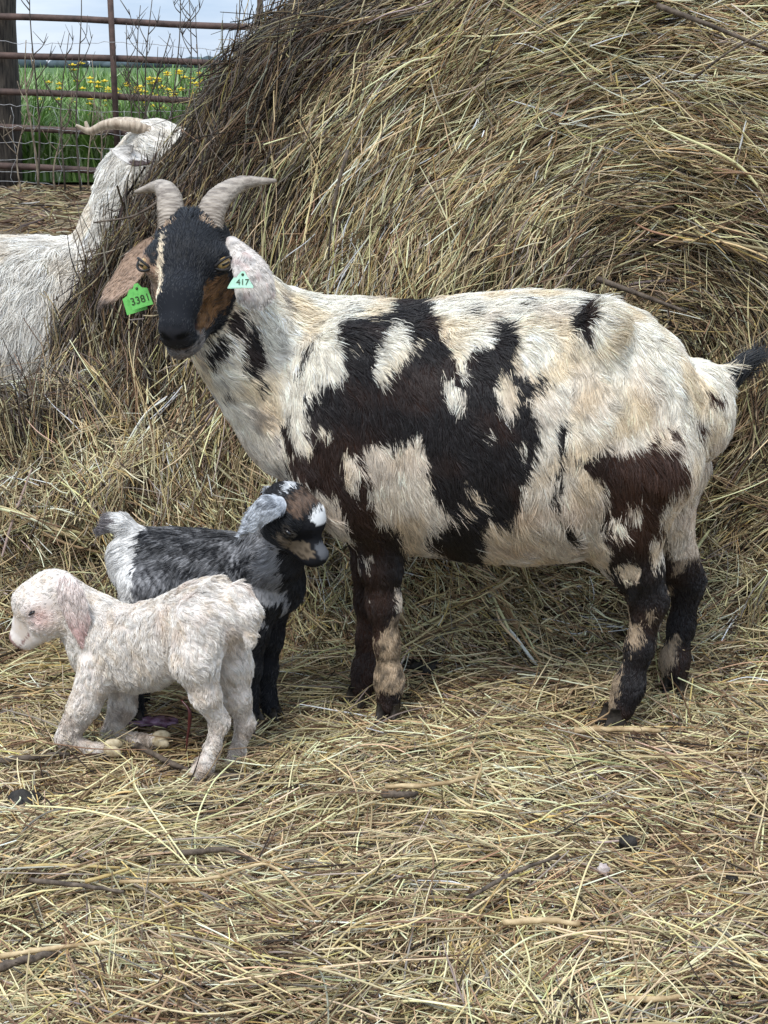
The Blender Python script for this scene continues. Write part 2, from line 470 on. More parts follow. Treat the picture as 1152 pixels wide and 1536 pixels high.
def fur(parent, V, F, N, n, colf, lenf, flowf, seed, lift=0.4, liftf=None, rad=0.0006, clump=0.5, cell=0.016, curl=0.0, weight=None, keep=None, name='fur', mess=0.35, k=5, vary=1.0):
    g = np.random.default_rng(seed)
    T, w = sample(V, F, n, g, weight)
    P = (V[T] * w[:, :, None]).sum(1); Nn = unit((N[T] * w[:, :, None]).sum(1))
    if keep is not None:
        m = keep(P, Nn); P, Nn = P[m], Nn[m]
    n = len(P)
    d = flowf(P, Nn)
    d = d + mess * np.stack([wavy(P, 0.05, seed + i) for i in range(3)], 1) + 0.6 * mess * np.stack([wavy(P, 0.016, seed + 5 + i) for i in range(3)], 1) + 0.16 * g.normal(size=(n, 3))
    d = unit(d - Nn * (d * Nn).sum(1, keepdims=True))
    L = lenf(P, Nn) * g.uniform(0.65, 1.25, n)
    side = np.cross(d, Nn)
    lf = lift * g.uniform(0.6, 1.4, n) * (liftf(P, Nn) if liftf else 1)
    s = np.linspace(0, 1, k)
    off = d[:, None] * (L[:, None] * s * (0.6 + 0.4 * s))[:, :, None] + Nn[:, None] * ((L * lf)[:, None] * (s - 0.62 * s * s))[:, :, None]
    if curl:
        ph = wavy(P, 0.03, seed + 11) * 3
        off = off + (side[:, None] * np.sin(ph[:, None] + s * 6.5)[:, :, None] + Nn[:, None] * np.cos(ph[:, None] + s * 6.5)[:, :, None] * 0.6) * (curl * L[:, None] * s)[:, :, None]
    key = np.floor((P + 0.35 * cell * np.stack([wavy(P, cell * 3, seed + 20 + i) for i in range(3)], 1)) / cell).astype(np.int64)
    _, inv = np.unique(key @ np.array([73856093, 19349663, 83492791]), return_inverse=True)
    inv = inv.ravel(); cnt = np.bincount(inv)
    mean = lambda a: np.stack([np.bincount(inv, a[:, i]) / cnt for i in range(3)], 1)[inv]
    mP = mean(P)
    pts = P[:, None] + off
    for j in range(1, k):
        tgt = mP + mean(off[:, j])
        c = clump * s[j] ** 1.3 * g.uniform(0.5, 1.0, n)
        pts[:, j] = pts[:, j] * (1 - c[:, None]) + tgt * c[:, None]
    pts -= Nn[:, None] * 0.0015
    R = rad * g.uniform(0.7, 1.3, n)[:, None] * np.array([1.0, 1.0, 0.9, 0.65, 0.2])[None, :k] if k == 5 else rad * np.ones((n, k))
    cl = colf(P + d * (0.45 * L)[:, None], Nn)
    tone = (g.normal(size=n) * 0.15 + np.bincount(inv, g.normal(size=n))[inv] / np.sqrt(cnt[inv]) * 0.13)
    cl = np.clip(cl * (1 + vary * tone)[:, None] + (0.016 * g.random(n) ** 3)[:, None], 0.002, 0.92)
    return curves_obj(name, pts, np.broadcast_to(R, pts.shape[:2]), cl, M_FUR, parent)

def inpoly(u, v, poly):
    poly = np.asarray(poly, float); x, y = poly[:, 0], poly[:, 1]; r = np.zeros(len(u), bool); j = len(poly) - 1
    for i in range(len(poly)):
        c = ((y[i] > v) != (y[j] > v)) & (u < (x[j] - x[i]) * (v - y[i]) / (y[j] - y[i] + 1e-9) + x[i])
        r ^= c; j = i
    return r

# ------------------------------------------------------------------ ground
def base_h(x, y):
    P = np.stack([x, y, 0 * x], -1).reshape(-1, 3)
    z = 0.012 * wavy(P, 0.45, 3) + 0.006 * wavy(P, 0.16, 4)
    return (z * smooth(0, 0.5, np.abs(P[:, 1])) * (1 - smooth(5, 8, P[:, 1])) - 0.016).reshape(x.shape)

def sheet(name, xs, ys, zf, mat, kind='structure', lift=0):
    X, Y = np.meshgrid(xs, ys, indexing='ij'); Z = zf(X, Y) + lift
    V = np.stack([X, Y, Z], -1).reshape(-1, 3); nx, ny = X.shape
    i = np.arange(nx * ny).reshape(nx, ny)
    F = np.stack([i[:-1, :-1], i[1:, :-1], i[1:, 1:], i[:-1, 1:]], -1).reshape(-1, 4)
    o = mesh_obj(name, V, F, mat); o['kind'] = kind
    return o
xs = np.concatenate([[-1500, -300, -60, -15], np.linspace(-4, 4, 161), [15, 60, 300, 1500]])
ys = np.concatenate([[-800, -60, -8], np.linspace(-0.5, 7, 151), [9, 12, 16, 40, 150, 600, 2500]])
sheet('ground', xs, ys, base_h, M_GROUND)
sheet('field', np.array([-900, -120, -40, -10, 0, 10, 40, 120, 900.]), np.array([14.7, 18, 25, 45, 100, 300, 1500.]), lambda x, y: 0 * x + 0.012, M_FIELD)

# ------------------------------------------------------------------ straw strands
PAL = {'pale': (0.64, 0.53, 0.32), 'straw': (0.50, 0.40, 0.22), 'gold': (0.44, 0.32, 0.13), 'green': (0.36, 0.32, 0.17),
       'tan': (0.29, 0.20, 0.115), 'brown': (0.13, 0.08, 0.045), 'grey': (0.25, 0.21, 0.17), 'dark': (0.035, 0.025, 0.018)}
def mixcol(g, n, weights):
    k = list(weights); W = np.stack([np.broadcast_to(np.asarray(weights[q], float), (n,)) for q in k], 1)
    c = (W / W.sum(1, keepdims=True)).cumsum(1); i = (g.random(n)[:, None] > c).sum(1).clip(0, len(k) - 1)
    C = np.array([PAL[q] for q in k])[i]
    return np.clip(C * np.exp(g.normal(size=(n, 1)) * 0.22) * (1 + 0.05 * g.normal(size=(n, 3))), 0.004, 0.8)

def strand(P, D, L, W, bend, g, k=4, crook=0.02):
    n = len(P); s = np.linspace(-0.5, 0.5, k)
    B = g.normal(size=(n, 3)); B = unit(B - D * (B * D).sum(1, keepdims=True))
    pts = P[:, None] + D[:, None] * (L[:, None] * s)[:, :, None] + B[:, None] * ((bend * L)[:, None] * (s * s * 4 - 0.5))[:, :, None]
    pts = pts + crook * L[:, None, None] * g.normal(size=(n, k, 3)) * 0.5
    R = W[:, None] * np.array([0.8, 1.0, 0.95, 0.55])[None]
    return pts, np.broadcast_to(R, (n, k))

def bundles(n, per, loose, g):
    """n stems: some lie singly, the others in sheaves that share place, lie and tone; -> number of centres, centre of each stem"""
    nl = int(n * loose); nb = max(1, (n - nl) // per)
    idx = np.concatenate([g.integers(0, nb, n - nl), nb + np.arange(nl)])
    return nb + nl, idx, np.concatenate([np.ones(n - nl), np.zeros(nl)])

def litter(name, n, x0, x1, y0, y1, seed, top, rmin=0.0009, rmax=0.0022, lmin=0.04, lmax=0.22, steep=0.16, per=8, loose=0.4):
    g = np.random.default_rng(seed)
    m_, idx, isb = bundles(n, per, loose, g)
    x = g.uniform(x0, x1, m_); y = g.uniform(y0, y1, m_)
    P = np.stack([x, y, 0 * x], 1)
    ang = wavy(P, 0.6, seed + 1) * 0.75 + g.normal(size=m_) * 0.68
    el = g.normal(size=m_) * steep
    hb = g.random(m_) ** 0.9; tone = np.exp(g.normal(size=m_) * 0.20)
    P, ang, el, hb, tone = P[idx], ang[idx] + 0.16 * isb * g.normal(size=n), el[idx] + 0.06 * isb * g.normal(size=n), hb[idx], tone[idx]
    L = g.uniform(lmin, lmax, n) * g.uniform(0.5, 1, n); W = g.uniform(rmin, rmax, n)
    ja, jb = isb * g.normal(size=n) * 0.05, isb * g.normal(size=n) * 0.009
    P[:, 0] += np.cos(ang) * ja - np.sin(ang) * jb; P[:, 1] += np.sin(ang) * ja + np.cos(ang) * jb
    D = np.stack([np.cos(ang) * np.cos(el), np.sin(ang) * np.cos(el), np.sin(el)], 1)
    h = np.clip(hb + 0.16 * isb * g.normal(size=n), 0, 1.1)
    P[:, 2] = base_h(P[:, 0], P[:, 1]) + top * h + 0.3 * L * np.abs(np.sin(el))
    m = wavy(P, 0.55, seed + 2).clip(-1, 1); m2 = wavy(P, 0.22, seed + 3).clip(-1, 1)
    hi = smooth(0.0, 1, h); z0 = 0 * m
    C = mixcol(g, n, {'pale': 0.18 + 0.14 * hi + 0.15 * m, 'straw': 0.28 + 0.06 * m, 'gold': 0.06 + 0.04 * m2, 'green': 0.05 + 0.04 * m,
                      'tan': 0.22 - 0.14 * m, 'brown': 0.13 - 0.08 * m, 'grey': 0.08 + z0, 'dark': 0.06 - 0.03 * m2}) * tone[:, None]
    pts, R = strand(P, D, L, W, g.uniform(0, 0.16, n), g)
    return pts, R, np.clip(C, .004, .78)

parts_ = [litter('a', 118000, -1.15, 1.15, 1.2, 3.15, 11, 0.028, 0.0005, 0.0012, 0.03, 0.17),
          litter('b', 9000, -1.1, 1.1, 1.2, 2.9, 12, 0.036, 0.0007, 0.0015, 0.08, 0.34, 0.09),
          litter('c', 16000, -3.2, 0.2, 3.1, 7.5, 13, 0.03, 0.0018, 0.0035, 0.08, 0.3),
          litter('d', 9000, -4.2, 1.0, 7.5, 14.2, 14, 0.04, 0.003, 0.006, 0.12, 0.4),
          litter('e', 26000, -1.1, 1.1, 1.2, 3.1, 15, 0.030, 0.0006, 0.0016, 0.006, 0.035, 0.3, 6, 0.8)]
FEET = [gnd(583, 1072)[:2], gnd(541, 1046)[:2], gnd(922, 1082)[:2], gnd(1012, 1034)[:2], gnd(286, 1174)[:2], gnd(332, 1162)[:2], gnd(170, 1130)[:2], gnd(240, 1116)[:2], gnd(379, 1080)[:2], gnd(410, 1074)[:2]]
for j in (0, 1, 4):                                                  # straw is trodden down under the hooves
    p, R_, C_ = parts_[j]; c = p.mean(1); keep_ = np.ones(len(p), bool)
    for q in FEET: keep_ &= ~((np.hypot(c[:, 0] - q[0], c[:, 1] - q[1] + 0.015) < 0.045) & (c[:, 2] > -0.004))
    parts_[j] = (p[keep_], R_[keep_], C_[keep_])
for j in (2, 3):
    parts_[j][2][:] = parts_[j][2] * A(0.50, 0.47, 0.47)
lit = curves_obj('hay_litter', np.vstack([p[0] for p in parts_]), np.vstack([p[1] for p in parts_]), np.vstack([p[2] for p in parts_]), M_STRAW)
tag(lit, 'trampled straw and hay strewn over the ground', 'hay', kind='stuff')

# ------------------------------------------------------------------ hay bale
BX, BZ, BR = 0.48, 0.43, 0.955
bale = empty('hay_bale', (BX, 3.5, 0))
tag(bale, 'huge slumped round hay bale with swirling stems behind the spotted goat', 'hay bale')
bs = Sdf(0.16)
def bale_f(P):
    dx, dz = P[:, 0] - BX, P[:, 2] - BZ
    r = np.sqrt(dx * dx + dz * dz)
    Rr = BR + 0.17 * smooth(0.80, -0.30, dz)
    y0 = 2.86 + 0.16 * (r / BR) ** 2 - 0.10 * smooth(0.5, -0.4, dz)     # dished outwards, leaning forward at its foot
    hy = (4.35 - y0) / 2; qy = np.abs(P[:, 1] - (y0 + hy)) - hy + 0.2; qr = r - Rr + 0.2
    return np.minimum(np.maximum(qr, qy), 0) + np.sqrt(np.maximum(qr, 0) ** 2 + np.maximum(qy, 0) ** 2) - 0.2
bs.pr.append(('bale', bale_f, A(-0.72, 2.6, -0.7), A(1.62, 4.45, 1.6), 0.16, False))
bs.ell('pile', (-0.72, 3.08, 0.0), (0.62, 0.26, 0.40), k=0.14)
bs.ell('pile', (-0.30, 2.98, 0.0), (0.50, 0.26, 0.44), k=0.14)
bs.ell('skirt', (0.55, 2.92, -0.03), (1.25, 0.26, 0.28), k=0.18)
def lumps(P):
    return 0.030 * wavy(P, 0.5, 31) + 0.026 * wavy(P, 0.17, 32)
bV, bF = bs.mesh(0.032, lumps)
m = (bV[bF][:, :, 2].max(1) > -0.06); bF = bF[m]
bN = vnormals(bV, bF)
mesh_obj('packed_core', bV, bF, M_CORE, bale)

def bale_straw(n, seed, depth, lmin, lmax, rmin, rmax, mess, tilt, side_only=False):
    g = np.random.default_rng(seed)
    def wgt(c, nn):
        w = ((c[:, 2] > -0.02) & (c[:, 0] < 1.45) & (c[:, 1] < 4.1)).astype(float)
        w *= np.clip(0.55 - nn[:, 1] * 0.8 + np.maximum(-nn[:, 0], 0) * 0.3, 0.04, 1)
        return w
    m_, idx, isb = bundles(n, 11, 0.30, g)
    T, w = sample(bV, bF, m_, g, wgt)
    P = (bV[T] * w[:, :, None]).sum(1); N = unit((bN[T] * w[:, :, None]).sum(1))
    def ring(P):
        dx, dz = P[:, 0] - BX - 0.04, P[:, 2] - BZ - 0.08
        r = np.sqrt(dx * dx + dz * dz) + 1e-6
        return dx, dz, r, np.stack([dz / r, 0 * r, -dx / r], 1)         # the last: round the bale's axis
    dx, dz, r, tan_ = ring(P)
    flow = tan_ * np.where(g.random(m_) < 0.5, 1, -1)[:, None]
    low = smooth(0.55, 0.12, P[:, 2])                                # loose, fallen stems towards the foot
    left = smooth(-0.35, -0.75, P[:, 0])
    rnd = g.normal(size=(m_, 3))
    D = flow + rnd * (mess + 0.50 * low + 0.12 * left)[:, None] + 0.17 * np.stack([wavy(P, 0.35, seed + i) for i in range(3)], 1) * (1 + 0.5 * low)[:, None]
    D = D - N * (D * N).sum(1, keepdims=True)
    D = unit(D) + N * (g.normal(size=m_) * tilt + 0.03)[:, None]
    D = unit(D)
    dep = depth * g.random(m_) ** 0.8; tone = np.exp(g.normal(size=m_) * 0.33)
    P, N, D, dep, tone, low, left = P[idx], N[idx], D[idx], dep[idx], tone[idx], low[idx], left[idx]
    B = np.cross(N, D)
    L = g.uniform(lmin, lmax, n) * g.uniform(0.5, 1, n) * (1 - 0.45 * low); W = g.uniform(rmin, rmax, n)
    P = P + N * (dep + isb * 0.006 * g.normal(size=n))[:, None] + (isb * 0.055 * g.normal(size=n))[:, None] * D + (isb * 0.009 * g.normal(size=n))[:, None] * B
    D = unit(D + (0.10 * isb)[:, None] * g.normal(size=(n, 3)))
    dx, dz, r, tan_ = ring(P)
    wv = wavy(P, 0.4, seed + 9).clip(-1, 1); w2 = wavy(P, 0.13, seed + 8).clip(-1, 1)
    th = np.arctan2(dz, -dx)                                         # 0 = left, pi/2 = top
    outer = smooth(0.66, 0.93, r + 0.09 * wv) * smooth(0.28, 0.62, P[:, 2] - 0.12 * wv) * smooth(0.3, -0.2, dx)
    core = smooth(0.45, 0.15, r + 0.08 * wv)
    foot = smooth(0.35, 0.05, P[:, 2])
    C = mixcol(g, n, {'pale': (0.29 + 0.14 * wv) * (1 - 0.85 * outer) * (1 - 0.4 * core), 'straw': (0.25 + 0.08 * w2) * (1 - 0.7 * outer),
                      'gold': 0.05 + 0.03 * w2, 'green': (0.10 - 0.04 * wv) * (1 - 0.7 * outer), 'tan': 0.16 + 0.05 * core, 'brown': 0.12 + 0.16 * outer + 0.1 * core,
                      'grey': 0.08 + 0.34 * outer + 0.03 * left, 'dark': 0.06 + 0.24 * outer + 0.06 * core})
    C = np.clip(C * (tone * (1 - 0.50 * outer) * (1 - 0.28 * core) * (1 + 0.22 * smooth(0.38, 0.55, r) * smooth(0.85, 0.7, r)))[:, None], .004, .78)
    pts, R = strand(P, D, L, W, g.uniform(0, 0.12, n), g)
    # follow the round of the bale: bend each stem about the axis
    q = pts - P[:, None]
    tt = (q * tan_[:, None]).sum(2)
    rad_ = np.stack([dx / r, 0 * r, dz / r], 1)
    face = np.clip(-N[:, 1], 0, 1)
    pts = pts - rad_[:, None] * (tt ** 2 / (2 * np.maximum(r, 0.25))[:, None] * face[:, None] * (1 - low)[:, None])[:, :, None]
    return pts, R, C
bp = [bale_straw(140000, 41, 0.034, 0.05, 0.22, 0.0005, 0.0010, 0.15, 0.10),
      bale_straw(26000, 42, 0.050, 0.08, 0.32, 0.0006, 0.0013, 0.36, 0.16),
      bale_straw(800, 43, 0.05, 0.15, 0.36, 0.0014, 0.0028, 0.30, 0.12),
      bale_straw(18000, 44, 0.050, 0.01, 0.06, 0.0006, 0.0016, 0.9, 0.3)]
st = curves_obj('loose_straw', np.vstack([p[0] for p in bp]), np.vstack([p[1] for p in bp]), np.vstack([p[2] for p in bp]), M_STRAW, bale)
st['kind'] = 'stuff'

# ------------------------------------------------------------------ goats: shared parts
def frame(F, up=(0, 0, 1), roll=0.0):
    """head axes: right, forward, up (rows), forward given"""
    F = unit(np.asarray(F, float)); R = unit(np.cross(F, np.asarray(up, float))); U = np.cross(R, F)
    c, s = math.cos(roll), math.sin(roll)
    return np.stack([R * c + U * s, F, U * c - R * s])

class Loc:
    def __init__(self, C, X): self.C = np.asarray(C, float); self.X = X
    def w(self, r, f, u): return self.C + A(r, f, u) @ self.X
    def l(self, P): return (P - self.C) @ self.X.T

def ear_mesh(path, width, nrm, cup=0.25, thick=0.0035, ns=14, nt=9, prof=None, twist=0.0):
    path = catmull(path, 8); ss = np.linspace(0, 1, ns)
    L = np.linspace(0, 1, len(path)); P = np.stack([np.interp(ss, L, path[:, i]) for i in range(3)], 1)
    T = unit(np.gradient(P, axis=0)); nrm = unit(np.asarray(nrm, float))
    V = []
    for sgn in (1, -1):
        for i, s in enumerate(ss):
            n = unit(nrm - T[i] * (nrm @ T[i])); b = np.cross(T[i], n)
            a = twist * s; n, b = n * math.cos(a) + b * math.sin(a), b * math.cos(a) - n * math.sin(a)
            w = width * (prof(s) if prof else max(0.06, math.sin(math.pi * (0.14 + 0.86 * s) ** 0.85) ** 0.8))
            for t in np.linspace(-1, 1, nt):
                edge = math.sqrt(max(0, 1 - t * t * 0.98))
                V.append(P[i] + b * w * t + n * (cup * w * (t * t - 0.4) + 0.02 * width * math.sin(7 * s + 3 * t) + sgn * thick * edge))
    V = np.array(V); F = []; o = ns * nt
    for i in range(ns - 1):
        for j in range(nt - 1):
            a = i * nt + j; F.append((a, a + 1, a + nt + 1, a + nt)); F.append((o + a, o + a + nt, o + a + nt + 1, o + a + 1))
    for i in range(ns - 1):
        for j in (0, nt - 1):
            a = i * nt + j; F.append((a, a + nt, o + a + nt, o + a))
    for j in range(nt - 1):
        for i in (0, ns - 1):
            a = i * nt + j; F.append((a, a + 1, o + a + 1, o + a))
    return V, np.array(F)

def horn(parent, pts, rads, mat, rings=26, amp=0.055, flat=0.8):
    P = catmull(pts, 36); s = np.linspace(0, 1, len(P)); R = np.interp(s, np.linspace(0, 1, len(rads)), rads)
    P = catmull(P[::2], 4) if False else P
    rid = amp * np.sin(s * rings * 2 * math.pi / 1.0) * (1 - s) + 0.02 * np.sin(s * 61)
    V, F = tube(P, R, 14, flat, rid)
    return mesh_obj('horn', V, F, mat, parent)

def hoof(parent, top, toe, size, mat, spread=0.5):
    """two claws under a foot; top: fetlock end, toe: direction in which the toes point"""
    top = np.asarray(top, float); d = unit(A(toe[0], toe[1], 0)); l = A(-d[1], d[0], 0); parts = []
    for s in (-1, 1):
        dd = unit(d + 0.16 * s * l)
        prof = [(0.0, 0.42, 0.50), (-0.45, 0.47, 0.62), (-0.9, 0.5, 0.82), (-1.0, 0.49, 0.84)]
        V = []; m = 12
        for z, w, ln in prof:
            for k in range(m):
                a = 2 * math.pi * k / m
                x = math.cos(a) * ln * size * (1.0 if math.cos(a) > 0 else 0.62); y = math.sin(a) * w * size * 0.52 * (1 - 0.45 * max(0, math.cos(a)) ** 2)
                V.append(top + dd * (x - 0.1 * size * z) + l * (s * 0.29 * size + y) + A(0, 0, z * size))
        F = [(i * m + k, i * m + (k + 1) % m, (i + 1) * m + (k + 1) % m, (i + 1) * m + k) for i in range(len(prof) - 1) for k in range(m)]
        F.append(tuple(range(m))); F.append(tuple((len(prof) - 1) * m + k for k in range(m)))
        parts.append((V, F))
    V, F = join(parts)
    return mesh_obj('hoof', V, F, mat, parent)

def eye(parent, c, r, out, horiz, mat, lid=None, squint=1.0):
    out = unit(np.asarray(out, float)); hz = unit(np.asarray(horiz, float) - out * (np.asarray(horiz, float) @ out)); up = np.cross(out, hz)
    V, F = ball((0, 0, 0), (1, 1, 1), 20, 14)
    o = mesh_obj('eye', V, F, mat)
    Mx = Matrix(((hz[0], up[0], out[0], c[0]), (hz[1], up[1], out[1], c[1]), (hz[2], up[2], out[2], c[2]), (0, 0, 0, 1)))
    o.matrix_world = Mx @ Matrix.Diagonal((r, r * squint, r, 1))
    o.parent = parent; o.matrix_parent_inverse = Matrix.Translation(-Vector(parent.location))
    if lid:
        # two lids round the opening
        th = []
        for sg, op in ((1, 0.56), (-1, 0.54)):
            P = [c + r * 1.04 * (hz * math.cos(a) * 1.08 + up * sg * op * math.sin(a) + out * (0.32 + 0.66 * math.sin(a))) for a in np.linspace(0.05, math.pi - 0.05, 11)]
            th.append(tube(P, np.full(11, r * 0.15), 6))
        V, F = join(th)
        mesh_obj('eyelid', V, F, lid, parent)
    return o

def hairless(pts_r):
    def keep(P, N):
        m = np.ones(len(P), bool)
        for c, r in pts_r: m &= np.linalg.norm(P - np.asarray(c), axis=1) > r
        return m
    return keep

# ------------------------------------------------------------------ the spotted mother goat
YM = 2.47
doe = empty('goat', (0.25, YM, 0))
tag(doe, 'large cream goat with black patches, horns and two green ear tags', 'goat')
ds = Sdf(0.035)
rows = [(418, 458, 690, .080), (465, 452, 752, .118), (540, 455, 798, .150), (620, 460, 816, .170), (700, 452, 826, .188), (780, 446, 830, .194),
        (850, 447, 826, .188), (905, 456, 806, .168), (955, 474, 775, .150), (1000, 505, 735, .118), (1030, 545, 690, .075)]
stn = []
for u, a, b, w in rows:
    p, q = at(u, a, YM), at(u, b, YM); stn.append(((p[0] + q[0]) / 2, p[2], q[2], w))
ds.loft('torso', (0, YM, 0), (1, 0, 0), stn)
# neck
ds.chain('neck', [at(470, 590, YM), at(412, 545, 2.46), at(370, 505, 2.44), at(330, 452, 2.42), at(305, 405, 2.41)], [.118, .096, .080, .067, .058], k=.04)
ds.ell('neck', at(447, 640, 2.46), (.055, .07, .075), k=.05)
A_ROT = lambda a: [[math.cos(a), 0, -math.sin(a)], [0, 1, 0], [math.sin(a), 0, math.cos(a)]]
# shoulders, hips, thighs
for Y, s in ((2.345, -1), (2.595, 1)):
    ds.ell('torso', at(520, 650, Y), (.085, .055, .16), k=.06)
    ds.ell('hleg', at(955, 655, 2.40 if s < 0 else 2.55), (.095, .060, .145), k=.05)
    ds.ell('torso', at(905, 505, 2.352 if s < 0 else 2.588), (.038, .034, .050), k=.035)
    ds.ell('torso', at(838, 540, 2.235 if s < 0 else 2.70), (.060, .080, .060), k=.05, sub=True)
    ds.ell('torso', at(900, 590, 2.215 if s < 0 else 2.72), (.030, .075, .080), A_ROT(.5), k=.05, sub=True)
ds.ell('torso', at(1028, 600, YM), (.034, .060, .055), k=.04)
# legs
def Lg(g, pts, r): ds.chain(g, [at(*p) for p in pts], r, k=.025)
Lg('fleg', [(545, 690, 2.37), (562, 770, 2.385), (572, 850, 2.395), (575, 905, 2.40), (580, 965, 2.40), (584, 1020, 2.40), (583, 1055, 2.398)], [.070, .043, .029, .0245, .0165, .0195, .0195])
Lg('fleg', [(545, 690, 2.57), (553, 780, 2.555), (556, 850, 2.545), (556, 900, 2.54), (553, 955, 2.53), (549, 1005, 2.52), (543, 1032, 2.51)], [.066, .041, .028, .0240, .0165, .0190, .0190])
Lg('hleg', [(955, 700, 2.39), (935, 780, 2.39), (955, 850, 2.395), (973, 900, 2.40), (960, 970, 2.40), (943, 1030, 2.398), (932, 1062, 2.39)], [.096, .064, .037, .0275, .0195, .0215, .0210])
Lg('hleg', [(985, 700, 2.55), (985, 780, 2.55), (1012, 840, 2.555), (1032, 872, 2.56), (1022, 940, 2.555), (1012, 990, 2.548), (1012, 1018, 2.54)], [.088, .058, .036, .0260, .0190, .0210, .0200])
# udder
ds.ell('torso', at(920, 800, YM), (.05, .06, .05), k=.05)
# tail
ds.chain('tail', [at(1045, 575, YM), at(1086, 572, YM), at(1118, 545, YM)], [.024, .018, .012], k=.02)
# head
HX = frame((-.06, -.80, -.50), up=(0.0, -.69, .70), roll=-.08); HX[0] = -HX[0]
HL = Loc(at(287, 376, 2.375), HX)
w = HL.w
def hd(c, rad, k=.018, sub=False): ds.ell('head', w(*c), rad, HX, k, sub)
hd((0, -.006, .0), (.056, .060, .056)); hd((0, .030, .022), (.044, .050, .034))
for s in (-1, 1):
    hd((.043 * s, .042, .014), (.024, .030, .024), .014)
    hd((.032 * s, .036, -.040), (.028, .050, .040), .02)
    ds.cone('head', w(.022 * s, .02, -.064), w(.011 * s, .140, -.060), .034, .017, .018)
    hd((.0135 * s, .190, -.010), (.0065, .012, .0045), .004, True)
    hd((.0640 * s, .060, .018), (.012, .013, .009), .006, True)
ds.cone('head', w(0, .045, .004), w(0, .120, .003), .041, .029, .02)
ds.cone('head', w(0, .120, .004), w(0, .158, -.008), .029, .0245, .02)
hd((0, .170, -.013), (.024, .019, .021), .012); hd((0, .152, -.058), (.023, .024, .016), .008); hd((0, .160, -.034), (.029, .022, .014), .010)
hd((0, .180, -.0465), (.034, .022, .0030), .004, True)
dV, dF = ds.mesh(0.0062)
dV = relax(dV, dF, 1, 0.4)
dN = vnormals(dV, dF)
DG = ['torso', 'neck', 'head', 'fleg', 'hleg', 'tail']

def c4(pts): return [(420 + x / 2.88, 400 + y / 2.88) for x, y in pts]
def c5(pts): return [(780 + x / 3.0727, 400 + y / 3.0727) for x, y in pts]
def c1(pts): return [(120 + x / 2.88, 230 + y / 2.88) for x, y in pts]
def cl(pts): return [(480 + x / 5.12, 800 + y / 5.12) for x, y in pts]
def ch(pts): return [(860 + x / 4.654, 780 + y / 4.654) for x, y in pts]
DARK = [c4([(515, 110), (600, 150), (640, 160), (690, 240), (700, 310), (760, 400), (770, 470), (800, 490), (800, 380), (900, 370), (930, 330), (930, 240), (1030, 250), (1040, 330), (1000, 400), (1010, 460), (1090, 470), (1180, 510), (1100, 530),
            (1070, 600), (1120, 680), (1120, 800), (1070, 900), (1040, 1010), (980, 1130), (900, 1090), (870, 1180), (870, 1310), (760, 1290), (620, 1190), (700, 1120), (790, 1110), (720, 1060), (650, 980), (630, 870), (610, 740), (500, 790), (390, 770), (350, 800),
            (370, 900), (400, 1090), (520, 1150), (560, 1400), (340, 1400), (330, 1260), (300, 1130), (230, 1000), (60, 930), (40, 850), (130, 790), (110, 590), (190, 520), (280, 480), (270, 400), (245, 290), (270, 240), (460, 220)]),
        c4([(90, 470), (70, 460), (120, 350), (140, 350)]), c4([(30, 880), (10, 700), (40, 640), (70, 880)]), c4([(300, 190), (330, 190), (320, 220), (300, 220)]), c4([(820, 190), (860, 190), (850, 220), (820, 215)]), c4([(1040, 170), (1090, 170), (1090, 190), (1040, 190)]),
        c5([(290, 150), (350, 165), (365, 210), (330, 240), (350, 300), (330, 390), (305, 320), (255, 300), (230, 255), (280, 210)]),
        c5([(170, 760), (240, 720), (210, 820), (205, 900), (190, 1010), (165, 1130), (150, 1110), (185, 900)]),
        c5([(230, 900), (320, 900), (380, 850), (500, 870), (600, 820), (670, 780), (640, 850), (720, 850), (750, 920), (790, 960), (770, 1020), (690, 1080), (650, 1130), (640, 1230), (600, 1300), (590, 1450), (520, 1330), (420, 1290), (360, 1210), (400, 1150), (410, 1080), (390, 1000), (330, 960)]),
        c5([(850, 580), (910, 590), (960, 640), (900, 650)]), c5([(690, 760), (760, 790), (720, 830)]), c5([(820, 720), (860, 740), (830, 800)]), c5([(180, 1180), (270, 1230), (260, 1290), (190, 1220)]),
        c1([(740, 715), (775, 760), (805, 900), (765, 975), (720, 960), (705, 850)]), c1([(645, 690), (710, 690), (715, 800), (650, 790)]), c1([(540, 850), (650, 790), (640, 870), (570, 930)]), c1([(1000, 830), (985, 880), (925, 1000), (930, 950)]), c1([(780, 1000), (815, 1000), (800, 1060), (770, 1060)]), c1([(640, 1030), (670, 1040), (660, 1066), (640, 1066)]),
        cl([(260, -60), (540, 120), (600, 320), (580, 600), (500, 740), (430, 850), (420, 1000), (330, 1000), (340, 600), (290, 300)]),
        cl([(430, 1240), (560, 1220), (660, 1260), (660, 1600), (300, 1600)]),
        [(922, 795), (992, 788), (1012, 850), (1004, 905), (930, 905), (912, 850)], ch([(330, 430), (600, 330), (640, 420), (900, 270), (960, 500), (900, 800), (880, 1300), (560, 1300), (620, 800), (600, 850), (520, 1200), (520, 1600), (230, 1600), (300, 1290), (330, 1000), (400, 700)])]
